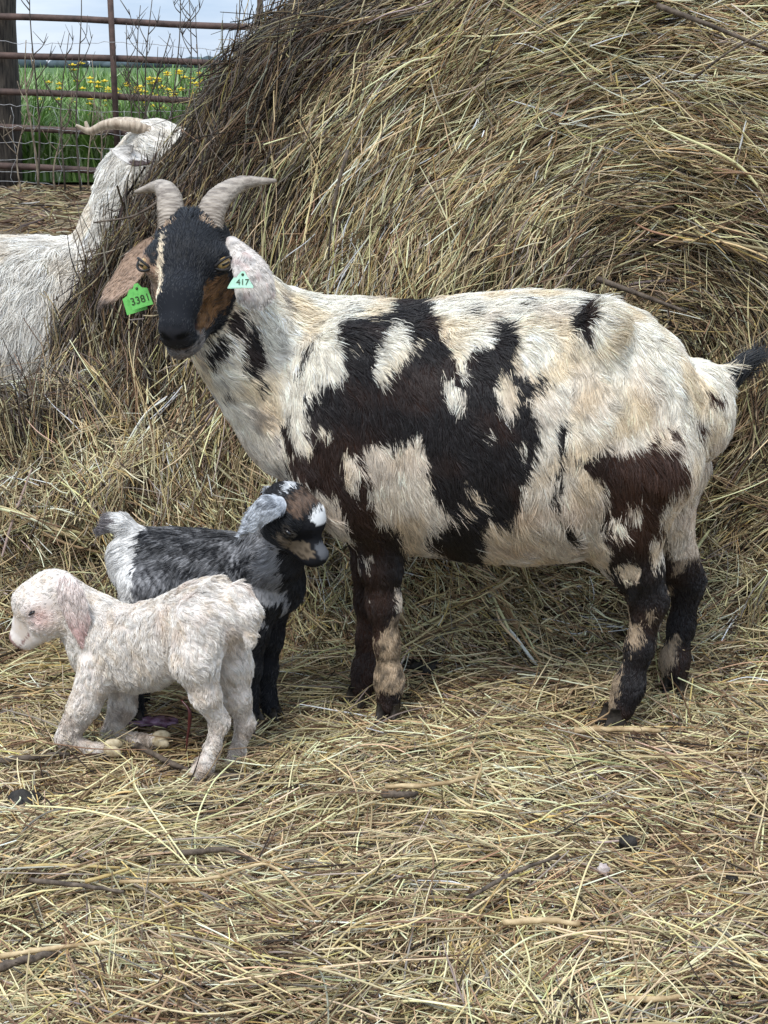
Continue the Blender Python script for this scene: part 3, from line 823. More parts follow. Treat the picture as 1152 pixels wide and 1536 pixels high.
LIGHT = [[(974, 812), (994, 800), (990, 848), (976, 850)], [(925, 848), (955, 838), (962, 866), (936, 876)], c4([(470, 270), (545, 255), (560, 385), (500, 440), (450, 530), (405, 500), (415, 330)]), c4([(590, 330), (615, 320), (600, 370), (575, 370)]), c4([(690, 470), (740, 500), (800, 560), (795, 640), (735, 600)]), c4([(960, 480), (1025, 510), (1015, 660), (970, 660), (930, 550)]),
         c4([(155, 700), (215, 690), (220, 735), (165, 755)]), c4([(270, 815), (320, 815), (360, 900), (325, 990), (275, 950)]), c4([(800, 940), (880, 1010), (900, 1060), (850, 1040)]), c4([(800, 1040), (830, 1040), (820, 1080), (795, 1080)]), c4([(1030, 760), (1065, 790), (1045, 870)]), c4([(315, 345), (345, 345), (345, 375), (315, 375)]), c4([(900, 700), (920, 705), (915, 750), (900, 750)]),
         c5([(410, 1180), (490, 1170), (500, 1250), (420, 1260)]), c5([(495, 1130), (570, 1105), (565, 1175), (505, 1180)]), c5([(600, 1290), (680, 1260), (670, 1350), (610, 1410)]),
         c4([(360, 1260), (400, 1260), (390, 1290), (360, 1290)]), ch([(400, 730), (480, 730), (490, 870), (390, 910)]), ch([(500, 640), (550, 630), (545, 710), (500, 710)]), ch([(640, 470), (690, 480), (690, 530), (650, 520)]), ch([(600, 880), (730, 830), (720, 1000), (600, 1090)]), ch([(150, 1300), (250, 1180), (300, 1290), (220, 1400), (150, 1420)])]

def doe_coat(P, N):
    n = len(P)
    G = ds.group(P, DG); reg = G.argmin(1)
    u, v = side_uv(P, np.where((reg == 3) | (reg == 4), P[:, 1], np.clip(P[:, 1], 2.2, YM)))
    wl_, ws = wavy(P, 0.05, 61), wavy(P, 0.014, 62)
    head_m = reg == 2
    uw = u + 2.5 * wl_ + 2.5 * ws + 3.0 * wavy(P, .0035, 162); vw = v + 3 * wavy(P, 0.05, 63) + 4 * wavy(P, 0.012, 64) + 4.0 * wavy(P, .0035, 163)
    dk = np.zeros(n, bool)
    for p in DARK: dk |= inpoly(uw, vw, p)
    for p in LIGHT: dk &= ~inpoly(uw, vw, p)
    far = P[:, 1] > YM + 0.06                                            # the side one does not see: its own patches
    mid = wavy(P, 0.42, 66) > 0.30
    dk = np.where(far & (reg != 3) & (P[:, 2] > 0.33), mid, dk)
    dk = np.where((reg == 3) & (P[:, 1] > YM), True, dk)
    white = np.array([0.79, 0.74, 0.635]); cream = np.array([0.70, 0.575, 0.39]); tan = np.array([0.58, 0.43, 0.32])
    t1 = .8 * smooth(-0.2, 1.2, wavy(P, 0.09, 67)); t2 = smooth(0.62, 0.36, P[:, 2]) * 0.45 + 0.3 * smooth(0.2, 1.2, wavy(P, 0.11, 68))
    c = white + (cream - white) * t1[:, None]; c = c + (tan - c) * np.clip(t2 * 0.75, 0, 1)[:, None]
    nk = (reg == 1); gr = smooth(0.1, 0.9, wavy(P, 0.06, 70)) * nk * 0.6
    c = c + (np.array([0.34, 0.30, 0.27]) - c) * gr[:, None]
    black = np.array([0.014, 0.011, 0.011]); brown = np.array([0.055, 0.026, 0.016])
    tb = np.clip(smooth(870, 960, u) * smooth(860, 800, v) + 0.5 * smooth(600, 700, v) * smooth(600, 560, u) + 0.35 * smooth(0, 1, wavy(P, 0.12, 69)), 0, 1)
    d = black + (brown - black) * tb[:, None]
    c = np.where(dk[:, None], d, c)
    # lower leg tan front
    tl = (reg == 3) & (P[:, 1] < YM) & ~dk & (P[:, 2] < 0.2)
    c = np.where(tl[:, None], np.array([0.30, 0.225, 0.15]) * (1 + .5 * wavy(P, .02, 77))[:, None].clip(.3, 1.4), c)
    tl = (reg == 4) & ~dk & (P[:, 2] < 0.25)
    c = np.where(tl[:, None], np.array([0.33, 0.25, 0.17]), c)
    # tail: black tip
    tm = (reg == 5) & (u > 1100 + 8 * ws)
    c = np.where(tm[:, None], np.array([0.03, 0.032, 0.036]), c)
    # head
    q = HL.l(P); wf = wavy(P, .0035, 164); r, f, z = q[:, 0] + 0.003 * ws + .002 * wf, q[:, 1] + 0.003 * wl_ + .002 * wf, q[:, 2] + 0.003 * ws + .002 * wf
    hc = np.tile(np.array([0.012, 0.013, 0.016]), (n, 1))
    cheek = (((f - 0.092) / 0.050) ** 2 + ((z + 0.026 + 0.10 * (f - 0.09)) / 0.032) ** 2 < 1) & (r > 0.020)
    hc = np.where(cheek[:, None], np.array([0.19, 0.10, 0.045]) * (1 - .55 * smooth(.1, 1, wavy(P, .018, 175)))[:, None], hc)
    ltan = (r < -0.034) & (f > 0.028) & (f < 0.15) & (z < 0.03)
    hc = np.where(ltan[:, None], np.array([0.30, 0.20, 0.14]), hc)
    lw = (r < -0.030 + .06 * (f - .02)) & (r > -0.039 + .06 * (f - .02)) & (f > 0.01) & (f < 0.13) & (z > -0.008)
    hc = np.where(lw[:, None], np.array([0.62, 0.52, 0.38]), hc)
    hb = ((np.abs(np.abs(q[:, 0]) - 0.030) < 0.012) & (f < -0.004) & (f > -0.012) & (z > 0.03))
    hc = np.where(hb[:, None], np.array([0.42, 0.30, 0.20]), hc)
    chin = (f > 0.125) & (z < -0.047)
    hc = np.where(chin[:, None], np.array([0.15, 0.13, 0.115]), hc)
    mo = (np.abs(q[:, 2] + 0.0465 + 0.15 * (q[:, 1] - .17)) < 0.003) & (f > 0.115); hc = np.where(mo[:, None], np.array([0.05, 0.03, 0.026]), hc)
    nose = (f > 0.174) & (z > -0.034) & (z < .004)
    hc = np.where(nose[:, None], np.where((((np.abs(q[:, 0]) - .0135) / .0085) ** 2 + ((q[:, 2] + .010) / .0062) ** 2 < 1)[:, None], np.array([0.004, 0.004, 0.004]), np.array([0.019, 0.019, 0.022])), hc)
    c = np.where(head_m[:, None], hc, c)
    return c

def doe_len(P, N):
    G = ds.group(P, DG); reg = G.argmin(1); z = P[:, 2]
    L = np.full(len(P), 0.023)
    L = L + 0.014 * smooth(0.5, 0.34, z) + 0.010 * smooth(0.66, 0.72, z)
    L = np.where(reg == 1, 0.026, L)
    L = np.where((reg == 3) | (reg == 4), 0.010 + 0.020 * smooth(0.22, 0.40, z), L)
    L = np.where(reg == 5, 0.046, L)
    q = HL.l(P)
    L = np.where(reg == 2, 0.011 - 0.005 * smooth(0.06, 0.16, q[:, 1]) + 0.012 * smooth(0.02, -0.02, q[:, 1]) * (q[:, 2] > 0), L)
    L = np.where((reg == 2) & (q[:, 1] > .10) & (q[:, 2] < -.05), .011, L)
    return L

def doe_flow(P, N):
    G = ds.group(P, DG); reg = G.argmin(1); n = len(P)
    d = np.tile(A(0.38, 0, -1.0), (n, 1))
    top = smooth(0.62, 0.72, P[:, 2]); d = d + top[:, None] * A(0.9, 0, 0.75)
    d = np.where((reg == 1)[:, None], A(0.75, 0, -0.75), d)
    d = np.where(((reg == 3) | (reg == 4))[:, None] & (P[:, 2] < 0.34)[:, None], A(0.1, 0, -1), d)
    d = np.where((reg == 5)[:, None], A(0.8, 0, 0.55), d)
    q = HL.l(P); hf = -HX[1] * 0.8 + HX[2] * 0.1
    hf = np.where((q[:, 1] > 0.03)[:, None], HX[1] * 0.0 - HX[1], np.sign(q[:, :1]) * HX[0] * 0.4 - HX[1])
    d = np.where((reg == 2)[:, None], hf, d)
    return d

mesh_obj('body', dV, dF, M_SKIN, doe, col=doe_coat(dV, dN))
NOSE_C = w(0, .182, -.012)
eyeL, eyeR = w(-.0565, .052, .017), w(.0565, .052, .017)
hold = [(eyeL, .0135), (eyeR, .0135), (NOSE_C, .015)]
body_w = lambda c, nn: np.where((c[:, 1] < YM + 0.04) | (c[:, 2] < .33), 1.0, 0.45) * (HL_far(c)) * (1 + 1.6 * smooth(.34, .25, c[:, 2]))
HL_far = lambda c: np.where(np.linalg.norm(c - HL.w(0, .06, -.01), axis=1) < 0.13, 0.0, 1.0)
HL_near = lambda c: 1.0 - HL_far(c)
fur(doe, dV, dF, dN, 190000, doe_coat, doe_len, doe_flow, 101, lift=0.34, rad=0.00050, clump=0.45, cell=0.012, weight=lambda c, nn: body_w(c, nn), liftf=lambda P, N: 1 + 1.1 * smooth(.60, .70, P[:, 2]) * smooth(.3, .8, N[:, 2]) + .7 * smooth(.34, .25, P[:, 2]))
fur(doe, dV, dF, dN, 26000, doe_coat, doe_len, doe_flow, 131, lift=0.50, rad=0.00048, clump=0.5, cell=0.008, weight=lambda c, nn: HL_near(c), keep=hairless(hold), name='face_fur', mess=0.25, vary=2.0)
for c, s in ((eyeL, -1), (eyeR, 1)):
    c = c - HX[0] * s * 0.001
    eye(doe, c, 0.0142, HX[0] * s * 0.72 + HX[2] * 0.35 + HX[1] * 0.55, HX[0] - HX[1] * s * .6, M_EYE, M_LID, .66)
# horns
horn(doe, [at(258, 345, 2.372), at(256, 315, 2.395), at(253, 293, 2.44), at(240, 280, 2.50), at(204, 288, 2.54)], [.0215, .0205, .0190, .0145, .004], M_HORN)
horn(doe, [at(312, 345, 2.372), at(318, 315, 2.395), at(334, 292, 2.44), at(364, 275, 2.50), at(413, 271, 2.54)], [.0225, .0220, .0200, .0150, .004], M_HORN)
# ears
def coat_obj(name, V, F, colf, parent, n, seed, flow, L=0.010, rad=0.0005):
    N = vnormals(V, F); e_ = mesh_obj(name, V, F, M_EAR, parent, col=colf(V, N))
    fur(e_, V, F, N, n, colf, lambda P, N: np.full(len(P), L), lambda P, N: np.tile(np.asarray(flow, float), (len(P), 1)), seed, lift=0.45, rad=rad, clump=0.5, cell=0.006, name=name + '_fur', mess=0.2)
V, F = ear_mesh([at(233, 362, 2.395), at(214, 385, 2.40), at(188, 420, 2.39), at(150, 460, 2.375)], .0190, (-.35, -.85, .3), cup=0.35, prof=lambda s: (0.42 + 0.75 * math.sin(math.pi * min(1, s * 0.92 + 0.06)) ** 1.1) * (1 if s < 0.86 else max(0.12, (1 - s) / 0.14)))
def earL(P, N):
    c = np.tile(A(0.36, 0.25, 0.18), (len(P), 1)); u, v = side_uv(P, 2.39)
    rim = (v - u * -1.26 > 740 + 10 * wavy(P, .02, 3)) & (v > 395)
    e = smooth(438, 460, v + 4 * wavy(P, 0.02, 5)); return c + (A(.03, .028, .028) - c) * (e * 0.75)[:, None]
coat_obj('ear', V, F, earL, doe, 4500, 141, (-.5, 0, -.8))
V, F = ear_mesh([at(346, 358, 2.372), at(363, 381, 2.330), at(379, 412, 2.295), at(384, 458, 2.278)], .029, (.30, -.9, .25), cup=-0.22, prof=lambda s: (0.34 + 0.70 * math.sin(math.pi * min(1, s * 0.58)) ** 1.4) * (1 if s < 0.84 else max(0.35, 1 - ((s - 0.84) / 0.16) ** 2 * 0.65)))
def earR(P, N):
    a = smooth(-.1, .9, wavy(P, .03, 7)); b = smooth(.3, 1, wavy(P, .022, 8)); c = A(.56, .51, .46) + (A(.28, .26, .245) - A(.56, .51, .46)) * a[:, None] * 0.75
    return c + (A(.46, .30, .27) - c) * (b * 0.35)[:, None]
coat_obj('ear', V, F, earR, doe, 4500, 142, (.3, 0, -.9))
# ear tags
def text_mesh(s, size):
    cu = bpy.data.curves.new('tag_number', 'FONT'); cu.body = s; cu.size = size; cu.align_x = 'CENTER'; cu.align_y = 'CENTER'; cu.extrude = 0.0003
    o = bpy.data.objects.new('tmp', cu); COL.objects.link(o)
    dg = bpy.context.evaluated_depsgraph_get(); me = bpy.data.meshes.new_from_object(o.evaluated_get(dg))
    bpy.data.objects.remove(o); bpy.data.curves.remove(cu); return me
def eartag(parent, c, right, down, outline, mat, txt, size, tshift, th=0.0009, bold=1.0):
    r = unit(np.asarray(right, float)); d = np.asarray(down, float); d = unit(d - r * (d @ r)); nrm = np.cross(r, d)
    if nrm[1] > 0: nrm = -nrm
    V = [c + r * x + d * y + nrm * s * th for s in (1, -1) for x, y in outline]; n = len(outline)
    F = [tuple(range(n)), tuple(range(2 * n - 1, n - 1, -1))] + [(i, (i + 1) % n, n + (i + 1) % n, n + i) for i in range(n)]
    o = mesh_obj('ear_tag', V, F, mat, parent, smooth_shade=False)
    if not txt.strip(): return o
    me = text_mesh(txt, size); me.materials.clear(); me.materials.append(M_INK)
    t = bpy.data.objects.new('tag_number', me); COL.objects.link(t)
    up = -d; p = c + d * tshift + nrm * (th + 0.0006)
    t.matrix_world = Matrix(((r[0], up[0], nrm[0], p[0]), (r[1], up[1], nrm[1], p[1]), (r[2], up[2], nrm[2], p[2]), (0, 0, 0, 1)))
    t.parent = o
    V, F = ball(c - d * 0.0 + d * outline[0][1] * 0.62 + nrm * th, (.0022, .0022, .0022), 8, 6)
    mesh_obj('tag_stud', V, F, M_INK, o)
    return o
T1 = [(-.002, -.021), (.004, -.021), (.0085, -.012), (.0175, -.009), (.0185, .019), (-.0185, .019), (-.0175, -.009), (-.0085, -.012)]
ra = A(.955, 0, .28)
eartag(doe, at(209, 444, 2.335), ra, (-.27, -.05, -.95), [(x * .9, y * .92) for x, y in T1], M_TAG, '3381', .0158, .0055)
eartag(doe, at(201, 452, 2.352), ra, (-.27, -.05, -.95), [(x * .9, y * .9) for x, y in T1], M_TAG, ' ', .01, .006)
T2 = [(-.002, -.014), (.003, -.014), (.0075, -.006), (.018, .010), (.017, .0125), (-.019, .0125), (-.0195, .010), (-.009, -.006)]
eartag(doe, at(364, 420, 2.250), A(1, 0.05, -.03), (0, -.25, -.95), [(x * .88, y * .9) for x, y in T2], M_TAG2, '417', .0125, .0035)
eartag(doe, at(352, 425, 2.262), A(1, 0.1, 0), (0, -.2, -.95), [(x * .55, y * .6) for x, y in T2], M_TAG2, ' ', .01, .003)
# hooves
hoof(doe, at(583, 1052, 2.395), (-.25, -1), .036, M_HOOF); hoof(doe, at(541, 1030, 2.505), (-.6, -.8), .036, M_HOOF)
hoof(doe, at(926, 1058, 2.388), (-1, -.25), .036, M_HOOF); hoof(doe, at(1012, 1014, 2.54), (-.3, -.9), .036, M_HOOF)

# ------------------------------------------------------------------ kids: shared head
def kid_head(S, HLk, HXk, k=.011, sc=1.0, ef=.016, eu=.002, roman=True):
    w = HLk.w
    def e(c, rad, k_=k, sub=False): S.ell('head', w(*(A(*c) * sc)), A(*rad) * sc, HXk, k_, sub)
    def cn(a, b, ra, rb): S.cone('head', w(*(A(*a) * sc)), w(*(A(*b) * sc)), ra * sc, rb * sc, k)
    e((0, -.004, 0), (.042, .050, .044)); e((0, .026, .010), (.036, .034, .034)); 
    if roman: e((0, .057, -.006), (.018, .022, .019))
    cn((0, .030, -.012), (0, .076, -.021), .028, .0175); e((0, .085, -.022), (.0165, .0115, .0150), .010)
    for s in (-1, 1):
        cn((.012 * s, .002, -.034), (.005 * s, .074, -.035), .024, .0120)
        e((.026 * s, .014, -.020), (.018, .028, .024)); e((.034 * s, ef - .002, eu + .004), (.012, .016, .012), .008)
        e((.0100 * s, .099, -.021), (.0040, .0042, .0026), .003, True)
        e((.0475 * s, ef, eu), (.0060, .0085, .0045), .004, True)

# ------------------------------------------------------------------ white kid, kneeling on its forelegs
wk = empty('goat_kid', tuple(gnd(250, 1130)))
tag(wk, 'white newborn kid kneeling on its folded forelegs in the straw', 'goat')
wsd = Sdf(.022)
cF, cR = at(150, 985, 2.30), at(330, 940, 2.205)
ax = unit(A(cR[0] - cF[0], cR[1] - cF[1], 0))
def stw(u, a, b, wd):
    s = (u - 150) / (330 - 150); p = cF + (cR - cF) * s; Y = p[1]
    o = (A(at(u, a, Y)[0], Y, 0) - A(cF[0], cF[1], 0)) @ ax
    return (o, at(u, a, Y)[2], at(u, b, Y)[2], wd)
wsd.loft('torso', (cF[0], cF[1], 0), ax, [stw(138, 930, 1008, .036), stw(165, 916, 1024, .047), (stw(200, 909, 1032, .053)), stw(240, 898, 1028, .055), stw(280, 876, 1005, .053), stw(318, 868, 975, .049), stw(343, 886, 955, .040)])
CN = lambda g, pts, r, k=.012: wsd.chain(g, [at(*p) for p in pts], r, k)
CN('neck', [(172, 962, 2.29), (142, 938, 2.30), (108, 906, 2.30)], [.050, .043, .036], .025)
# forelegs folded under
CN('leg', [(150, 1000, 2.262), (126, 1058, 2.25), (100, 1104, 2.25)], [.034, .0225, .0165])
CN('leg', [(100, 1108, 2.25), (135, 1124, 2.245), (160, 1124, 2.238)], [.0155, .0100, .0095], .008)
CN('leg', [(185, 1010, 2.335), (184, 1060, 2.325), (166, 1098, 2.32)], [.030, .0195, .0150])
CN('leg', [(166, 1103, 2.32), (205, 1110, 2.305), (232, 1110, 2.295)], [.0145, .0100, .0095], .008)
# hind legs
CN('leg', [(306, 935, 2.185), (293, 990, 2.162), (308, 1042, 2.16), (329, 1082, 2.175), (319, 1122, 2.168), (306, 1150, 2.162), (290, 1166, 2.158)], [.048, .035, .0205, .0135, .0100, .0120, .0115])
CN('leg', [(335, 940, 2.240), (350, 1000, 2.235), (357, 1048, 2.235), (367, 1085, 2.24), (356, 1128, 2.232), (350, 1147, 2.225), (340, 1160, 2.22)], [.040, .028, .0185, .0130, .0100, .0115, .0110])
CN('tail', [(356, 892, 2.195), (371, 918, 2.18), (374, 955, 2.172)], [.019, .018, .011], .010)
WX = frame((-.80, .10, -.60)); WL = Loc(at(74, 899, 2.30), WX)
kid_head(wsd, WL, WX, sc=1.0, ef=.016, eu=.002)
wV, wF = wsd.mesh(.0038); wV = relax(wV, wF, 1, .4); wN = vnormals(wV, wF)
WG = ['torso', 'neck', 'head', 'leg', 'tail']
def wk_coat(P, N):
    reg = wsd.group(P, WG).argmin(1); n = len(P)
    base = A(.75, .70, .64); pinkish = A(.58, .45, .37); yel = A(.58, .47, .34)
    a = smooth(.0, 1.1, wavy(P, .07, 81)) * smooth(.10, .30, P[:, 2]) * .55; b = smooth(.0, 1, wavy(P, .045, 82)) * .5 + .5 * smooth(.2, 1, wavy(P, .014, 87))
    c = base + (pinkish - base) * np.clip(a * smooth(-.55, -.30, P[:, 0]), 0, 1)[:, None]; c = c + (yel - c) * (b * .7)[:, None]
    lg = (reg == 3); m = smooth(.18, .03, P[:, 2]) * lg
    c = c + (A(.44, .36, .29) - c) * (m * (.65 + .4 * wavy(P, .03, 83)).clip(0, 1))[:, None]
    q = WL.l(P); ns = (q[:, 1] > .086) & (reg == 2)
    c = np.where(ns[:, None], A(.32, .20, .175), c)
    mo = (np.abs(q[:, 2] + .0325 + .25 * (q[:, 1] - .085)) < .0018) & (q[:, 1] > .052) & (reg == 2); c = np.where(mo[:, None], A(.20, .12, .105), c)
    nn_ = (np.abs(np.abs(q[:, 0]) - .0100) < .0042) & (np.abs(q[:, 2] + .021) < .0030) & (q[:, 1] > .086) & (reg == 2); c = np.where(nn_[:, None], A(.07, .035, .03), c)
    ck = np.exp(-(((q[:, 1] - .012) / .022) ** 2 + ((q[:, 2] + .012) / .020) ** 2)) * (reg == 2)
    return c + (A(.62, .40, .36) - c) * (ck * .7)[:, None]
def wk_len(P, N):
    reg = wsd.group(P, WG).argmin(1)
    L = np.select([reg == 2, reg == 3, reg == 4, reg == 1], [.0090, .0105 + .006 * smooth(.1, .2, P[:, 2]), .017, .015], .020)
    q = WL.l(P); return np.where((reg == 2) & (q[:, 1] > .050), .0060, L)
def wk_flow(P, N):
    reg = wsd.group(P, WG).argmin(1)
    d = np.tile(A(.45, -.15, -1), (len(P), 1)); d[:, 0] += 1.2 * smooth(.23, .30, P[:, 2])
    d = np.where((reg == 2)[:, None], -WX[1] + WX[2] * .1, d)
    return d
wc_ = wk_coat(wV, wN); mesh_obj('body', wV, wF, M_SKIN, wk, col=wc_ * .75 + A(.10, .070, .062))   # pink skin under wet hair, darkened to put shade between the tufts
we = WL.w(.0430 * (-1 if WX[0][1] > 0 else 1), .016, .002)
wsg = -1 if WX[0][1] > 0 else 1
fur(wk, wV, wF, wN, 90000, wk_coat, wk_len, wk_flow, 201, lift=.42, liftf=lambda P, N: 1 + .5 * smooth(.14, .08, P[:, 2]), weight=lambda c, nn: 1 + 1.4 * smooth(.15, .10, c[:, 2]) + 1.2 * (np.linalg.norm(c - WL.C, axis=1) < .1), rad=.00045, clump=.84, cell=.0100, curl=.16, vary=.75, keep=hairless([(we, .0036), (WL.w(0, .098, -.022), .006)]), mess=.42)
for s in (-1, 1):
    eye(wk, WL.w(.0400 * s, .016, .002), .0080, WX[0] * s + WX[1] * .2, WX[1], M_BLACK, None, .36)
V, F = ear_mesh([at(88, 874, 2.262), at(100, 884, 2.245), at(112, 915, 2.242), at(121, 964, 2.248)], .0205, (-.2, -1, .1), cup=-.2, prof=lambda s: (.55 + .5 * math.sin(math.pi * min(1, s * .85 + .1))) * (1 if s < .75 else max(.16, 1 - ((s - .75) / .25) ** 1.6 * .84)))
def wear(P, N):
    v = P[:, 2]; t = smooth(at(0, 905, 2.245)[2], at(0, 955, 2.245)[2], v + .006 * wavy(P, .02, 84))
    b = smooth(at(95, 0, 2.24)[0], at(125, 0, 2.24)[0], P[:, 0])
    return A(.72, .62, .57) + (A(.58, .20, .19) - A(.72, .62, .57)) * (t * (.35 + .6 * b)).clip(0, 1)[:, None]
coat_obj('ear', V, F, wear, wk, 4200, 211, (.2, 0, -1), L=.013)
V, F = ear_mesh([at(92, 872, 2.335), at(104, 884, 2.352), at(112, 912, 2.357), at(116, 950, 2.352)], .019, (-.2, 1, .1), cup=-.2)
coat_obj('ear', V, F, wear, wk, 900, 212, (.2, 0, -1), L=.006)
for p, d in (((175, 1120, 2.232), (1, -.1)), ((247, 1107, 2.29), (1, 0))):      # soft pale hooves of the folded forelegs, soles back
    c = at(*p); parts = [ball(c + A(-.006, s * .0068, -.002 + .003 * s), (.0155, .0060, .0095), 12, 8, axes=[unit(A(1, .25 * s, -.15)), unit(A(-.25 * s, 1, 0)), A(.15, 0, 1)]) for s in (-1, 1)]
    Vv, Ff = join(parts); mesh_obj('hoof', Vv, Ff, M_HOOF_PALE, wk)
hoof(wk, at(284, 1158, 2.155), (-1, -.2), .024, M_HOOF_PALE); hoof(wk, at(330, 1150, 2.21), (-1, -.2), .024, M_HOOF_PALE)
Vv, Ff = tube(catmull([at(272, 1050, 2.22), at(284, 1066, 2.21), at(284, 1088, 2.21), at(281, 1108, 2.208), at(279, 1130, 2.206)], 6), np.interp(np.linspace(0, 1, 25), [0, .4, .6, 1], [.0016, .0034, .0022, .0008]), 7)
mesh_obj('umbilical_cord', Vv, Ff, M_CORD, wk)

# ------------------------------------------------------------------ black and grey kid, standing
bk = empty('goat_kid', tuple(gnd(300, 1070)))
tag(bk, 'black and grey kid with white forehead standing behind the white kid', 'goat')
bsd = Sdf(.022)
YB = 2.41
def stb(u, a, b, wd):
    p, q = at(u, a, YB), at(u, b, YB); return ((p[0] + q[0]) / 2, p[2], q[2], wd)
bsd.loft('torso', (0, YB, 0), (1, 0, 0), [stb(200, 800, 880, .042), stb(222, 794, 915, .056), stb(262, 794, 940, .064), stb(310, 797, 948, .068), stb(355, 802, 945, .064), stb(395, 815, 930, .054), stb(418, 835, 915, .042)])
BN = lambda g, pts, r, k=.018: bsd.chain(g, [at(*p) for p in pts], r, k)
BN('neck', [(388, 865, YB), (408, 830, 2.365), (426, 785, 2.325)], [.060, .046, .037], .028)
BN('leg', [(385, 900, 2.375), (378, 950, 2.37), (374, 1000, 2.37), (374, 1040, 2.37), (376, 1066, 2.37)], [.040, .025, .0185, .0135, .015])
BN('leg', [(405, 900, 2.445), (402, 955, 2.445), (398, 1005, 2.445), (400, 1040, 2.44), (406, 1062, 2.43)], [.038, .024, .0185, .0135, .015])
BN('leg', [(222, 880, 2.375), (212, 940, 2.37), (196, 990, 2.375), (198, 1040, 2.375), (204, 1066, 2.37)], [.050, .034, .020, .014, .015])
BN('leg', [(222, 880, 2.445), (218, 940, 2.45), (206, 985, 2.45), (208, 1035, 2.45), (214, 1056, 2.445)], [.050, .034, .020, .014, .015])
BN('tail', [(205, 808, YB), (186, 787, YB), (168, 783, YB), (152, 797, YB)], [.020, .014, .012, .007], .012)
BXx = frame((.70, -.34, -.63)); BL = Loc(at(437, 768, 2.30), BXx)
kid_head(bsd, BL, BXx, sc=.95, ef=.026, eu=-.003, roman=False)
kV, kF = bsd.mesh(.0040); kV = relax(kV, kF, 1, .4); kN = vnormals(kV, kF)
BG = ['torso', 'neck', 'head', 'leg', 'tail']
def bk_coat(P, N):
    reg = bsd.group(P, BG).argmin(1); n = len(P); u, v = side_uv(P, 2.36)
    w1, w2 = wavy(P, .04, 91), wavy(P, .012, 92); u = u + 5 * w1 + 4 * w2; v = v + 5 * wavy(P, .04, 93) + 4 * w2
    blk = A(.012, .012, .014); gry = A(.30, .295, .30); wht = A(.68, .66, .63)
    g = smooth(325, 395, u - .35 * (v - 800)) * .95 + smooth(815, 880, v) * .50 + .06 + .22 * w1
    g = np.clip(g + .38 * wavy(P, .009, 94), 0, 1)
    c = blk + (gry - blk) * g[:, None]
    throat = (u > 418 + .10 * (v - 800)) & (v > 790) & ((reg == 0) | (reg == 1))
    c = np.where(throat[:, None], blk, c)
    wr = (u < 200 + .25 * (v - 800).clip(0, 200) * 0 + 6 * w1) & (reg != 2); c = np.where(wr[:, None], wht, c)
    c = np.where((reg == 4)[:, None] & (u > 165)[:, None], wht * .95, c); c = np.where((reg == 4)[:, None] & (u <= 160)[:, None], A(.17, .15, .15), c)
    lg = (reg == 3) & (v > 905); c = np.where(lg[:, None], blk, c)
    lw = lg & (u > 380) & (u < 396) & (v < 940); c = np.where(lw[:, None], gry * .9, c)
    q = BL.l(P); wf = wavy(P, .003, 98); r, f, z = q[:, 0], q[:, 1] + .002 * w2 + .002 * wf, q[:, 2] + .002 * w2 + .002 * wf
    hc = np.tile(blk, (n, 1))
    tanp = ((f - .045) / .030) ** 2 + ((z + .022) / .014) ** 2 < 1
    hc = np.where(tanp[:, None], A(.15, .115, .08) * (1 - .6 * smooth(0, 1, wavy(P, .012, 97)))[:, None], hc)
    ptch = (((f - .026) / .028) ** 2 + ((z - .002) / .018) ** 2 < 1) & (np.abs(r) > .012); hc = np.where(ptch[:, None], A(.006, .006, .007), hc)
    lidr = np.abs(np.hypot((q[:, 1] - .025) / 1.25, (q[:, 2] + .003) / .72) - .0085) < .0018; hc = np.where((lidr & (np.abs(r) > .02))[:, None], A(.07, .06, .05), hc)
    fb = (z > .018) & (f < .024) & (f > -.010); hc = np.where(fb[:, None], A(.13, .085, .06) * (1 - .7 * smooth(0, 1, wavy(P, .012, 96)))[:, None], hc)
    fw = (((f - .036) / .017) ** 2 + ((z - .030) / .013) ** 2 + (r / .024) ** 2 < 1); hc = np.where(fw[:, None], A(.70, .70, .69), hc)
    pw = (z > .030) & (f < -.020) & (f > -.034); hc = np.where(pw[:, None], A(.55, .56, .57), hc)
    nw = (f > .066) & (f < .092) & (z > -.016) & (np.abs(r) < .014); hc = np.where(nw[:, None], A(.09, .093, .10), hc)
    return np.where((reg == 2)[:, None], hc, c)
def bk_len(P, N):
    reg = bsd.group(P, BG).argmin(1); q = BL.l(P)
    L = np.select([reg == 2, reg == 3, reg == 4], [.012, .012, .016], .017); return np.where((reg == 2) & (q[:, 1] > .04), .004, L)
def bk_flow(P, N):
    reg = bsd.group(P, BG).argmin(1)
    d = np.tile(A(-.6, 0, -1), (len(P), 1)); d[:, 0] -= 1.0 * smooth(.26, .32, P[:, 2])
    d = np.where((reg == 2)[:, None], -BXx[1], d); return np.where((reg == 4)[:, None], A(-1, 0, 0), d)
mesh_obj('body', kV, kF, M_SKIN, bk, col=bk_coat(kV, kN))
bsg = 1 if BXx[0][1] < 0 else -1
fur(bk, kV, kF, kN, 64000, bk_coat, bk_len, bk_flow, 301, lift=.38, rad=.00042, clump=.55, cell=.009, vary=1.2, weight=lambda c, nn: 1 + 1.0 * (np.linalg.norm(c - BL.C, axis=1) < .1), keep=hairless([(BL.w(.0410 * bsg, .026, -.003), .005), (BL.w(0, .100, -.022), .010)]))
for s in (-1, 1):
    eye(bk, BL.w(.0385 * s, .026, -.003), .0080, BXx[0] * s + BXx[1] * .3, BXx[1], M_BLACK, None, .45)
V, F = ear_mesh([at(424, 752, 2.27), at(408, 757, 2.25), at(388, 770, 2.25), at(362, 803, 2.265)], .0185, (-.25, -.85, .35), cup=-.3, prof=lambda s: (.55 + .5 * math.sin(math.pi * min(1, s * .9 + .08))) * (1 if s < .8 else max(.2, 1 - ((s - .8) / .2) ** 1.6 * .8)))
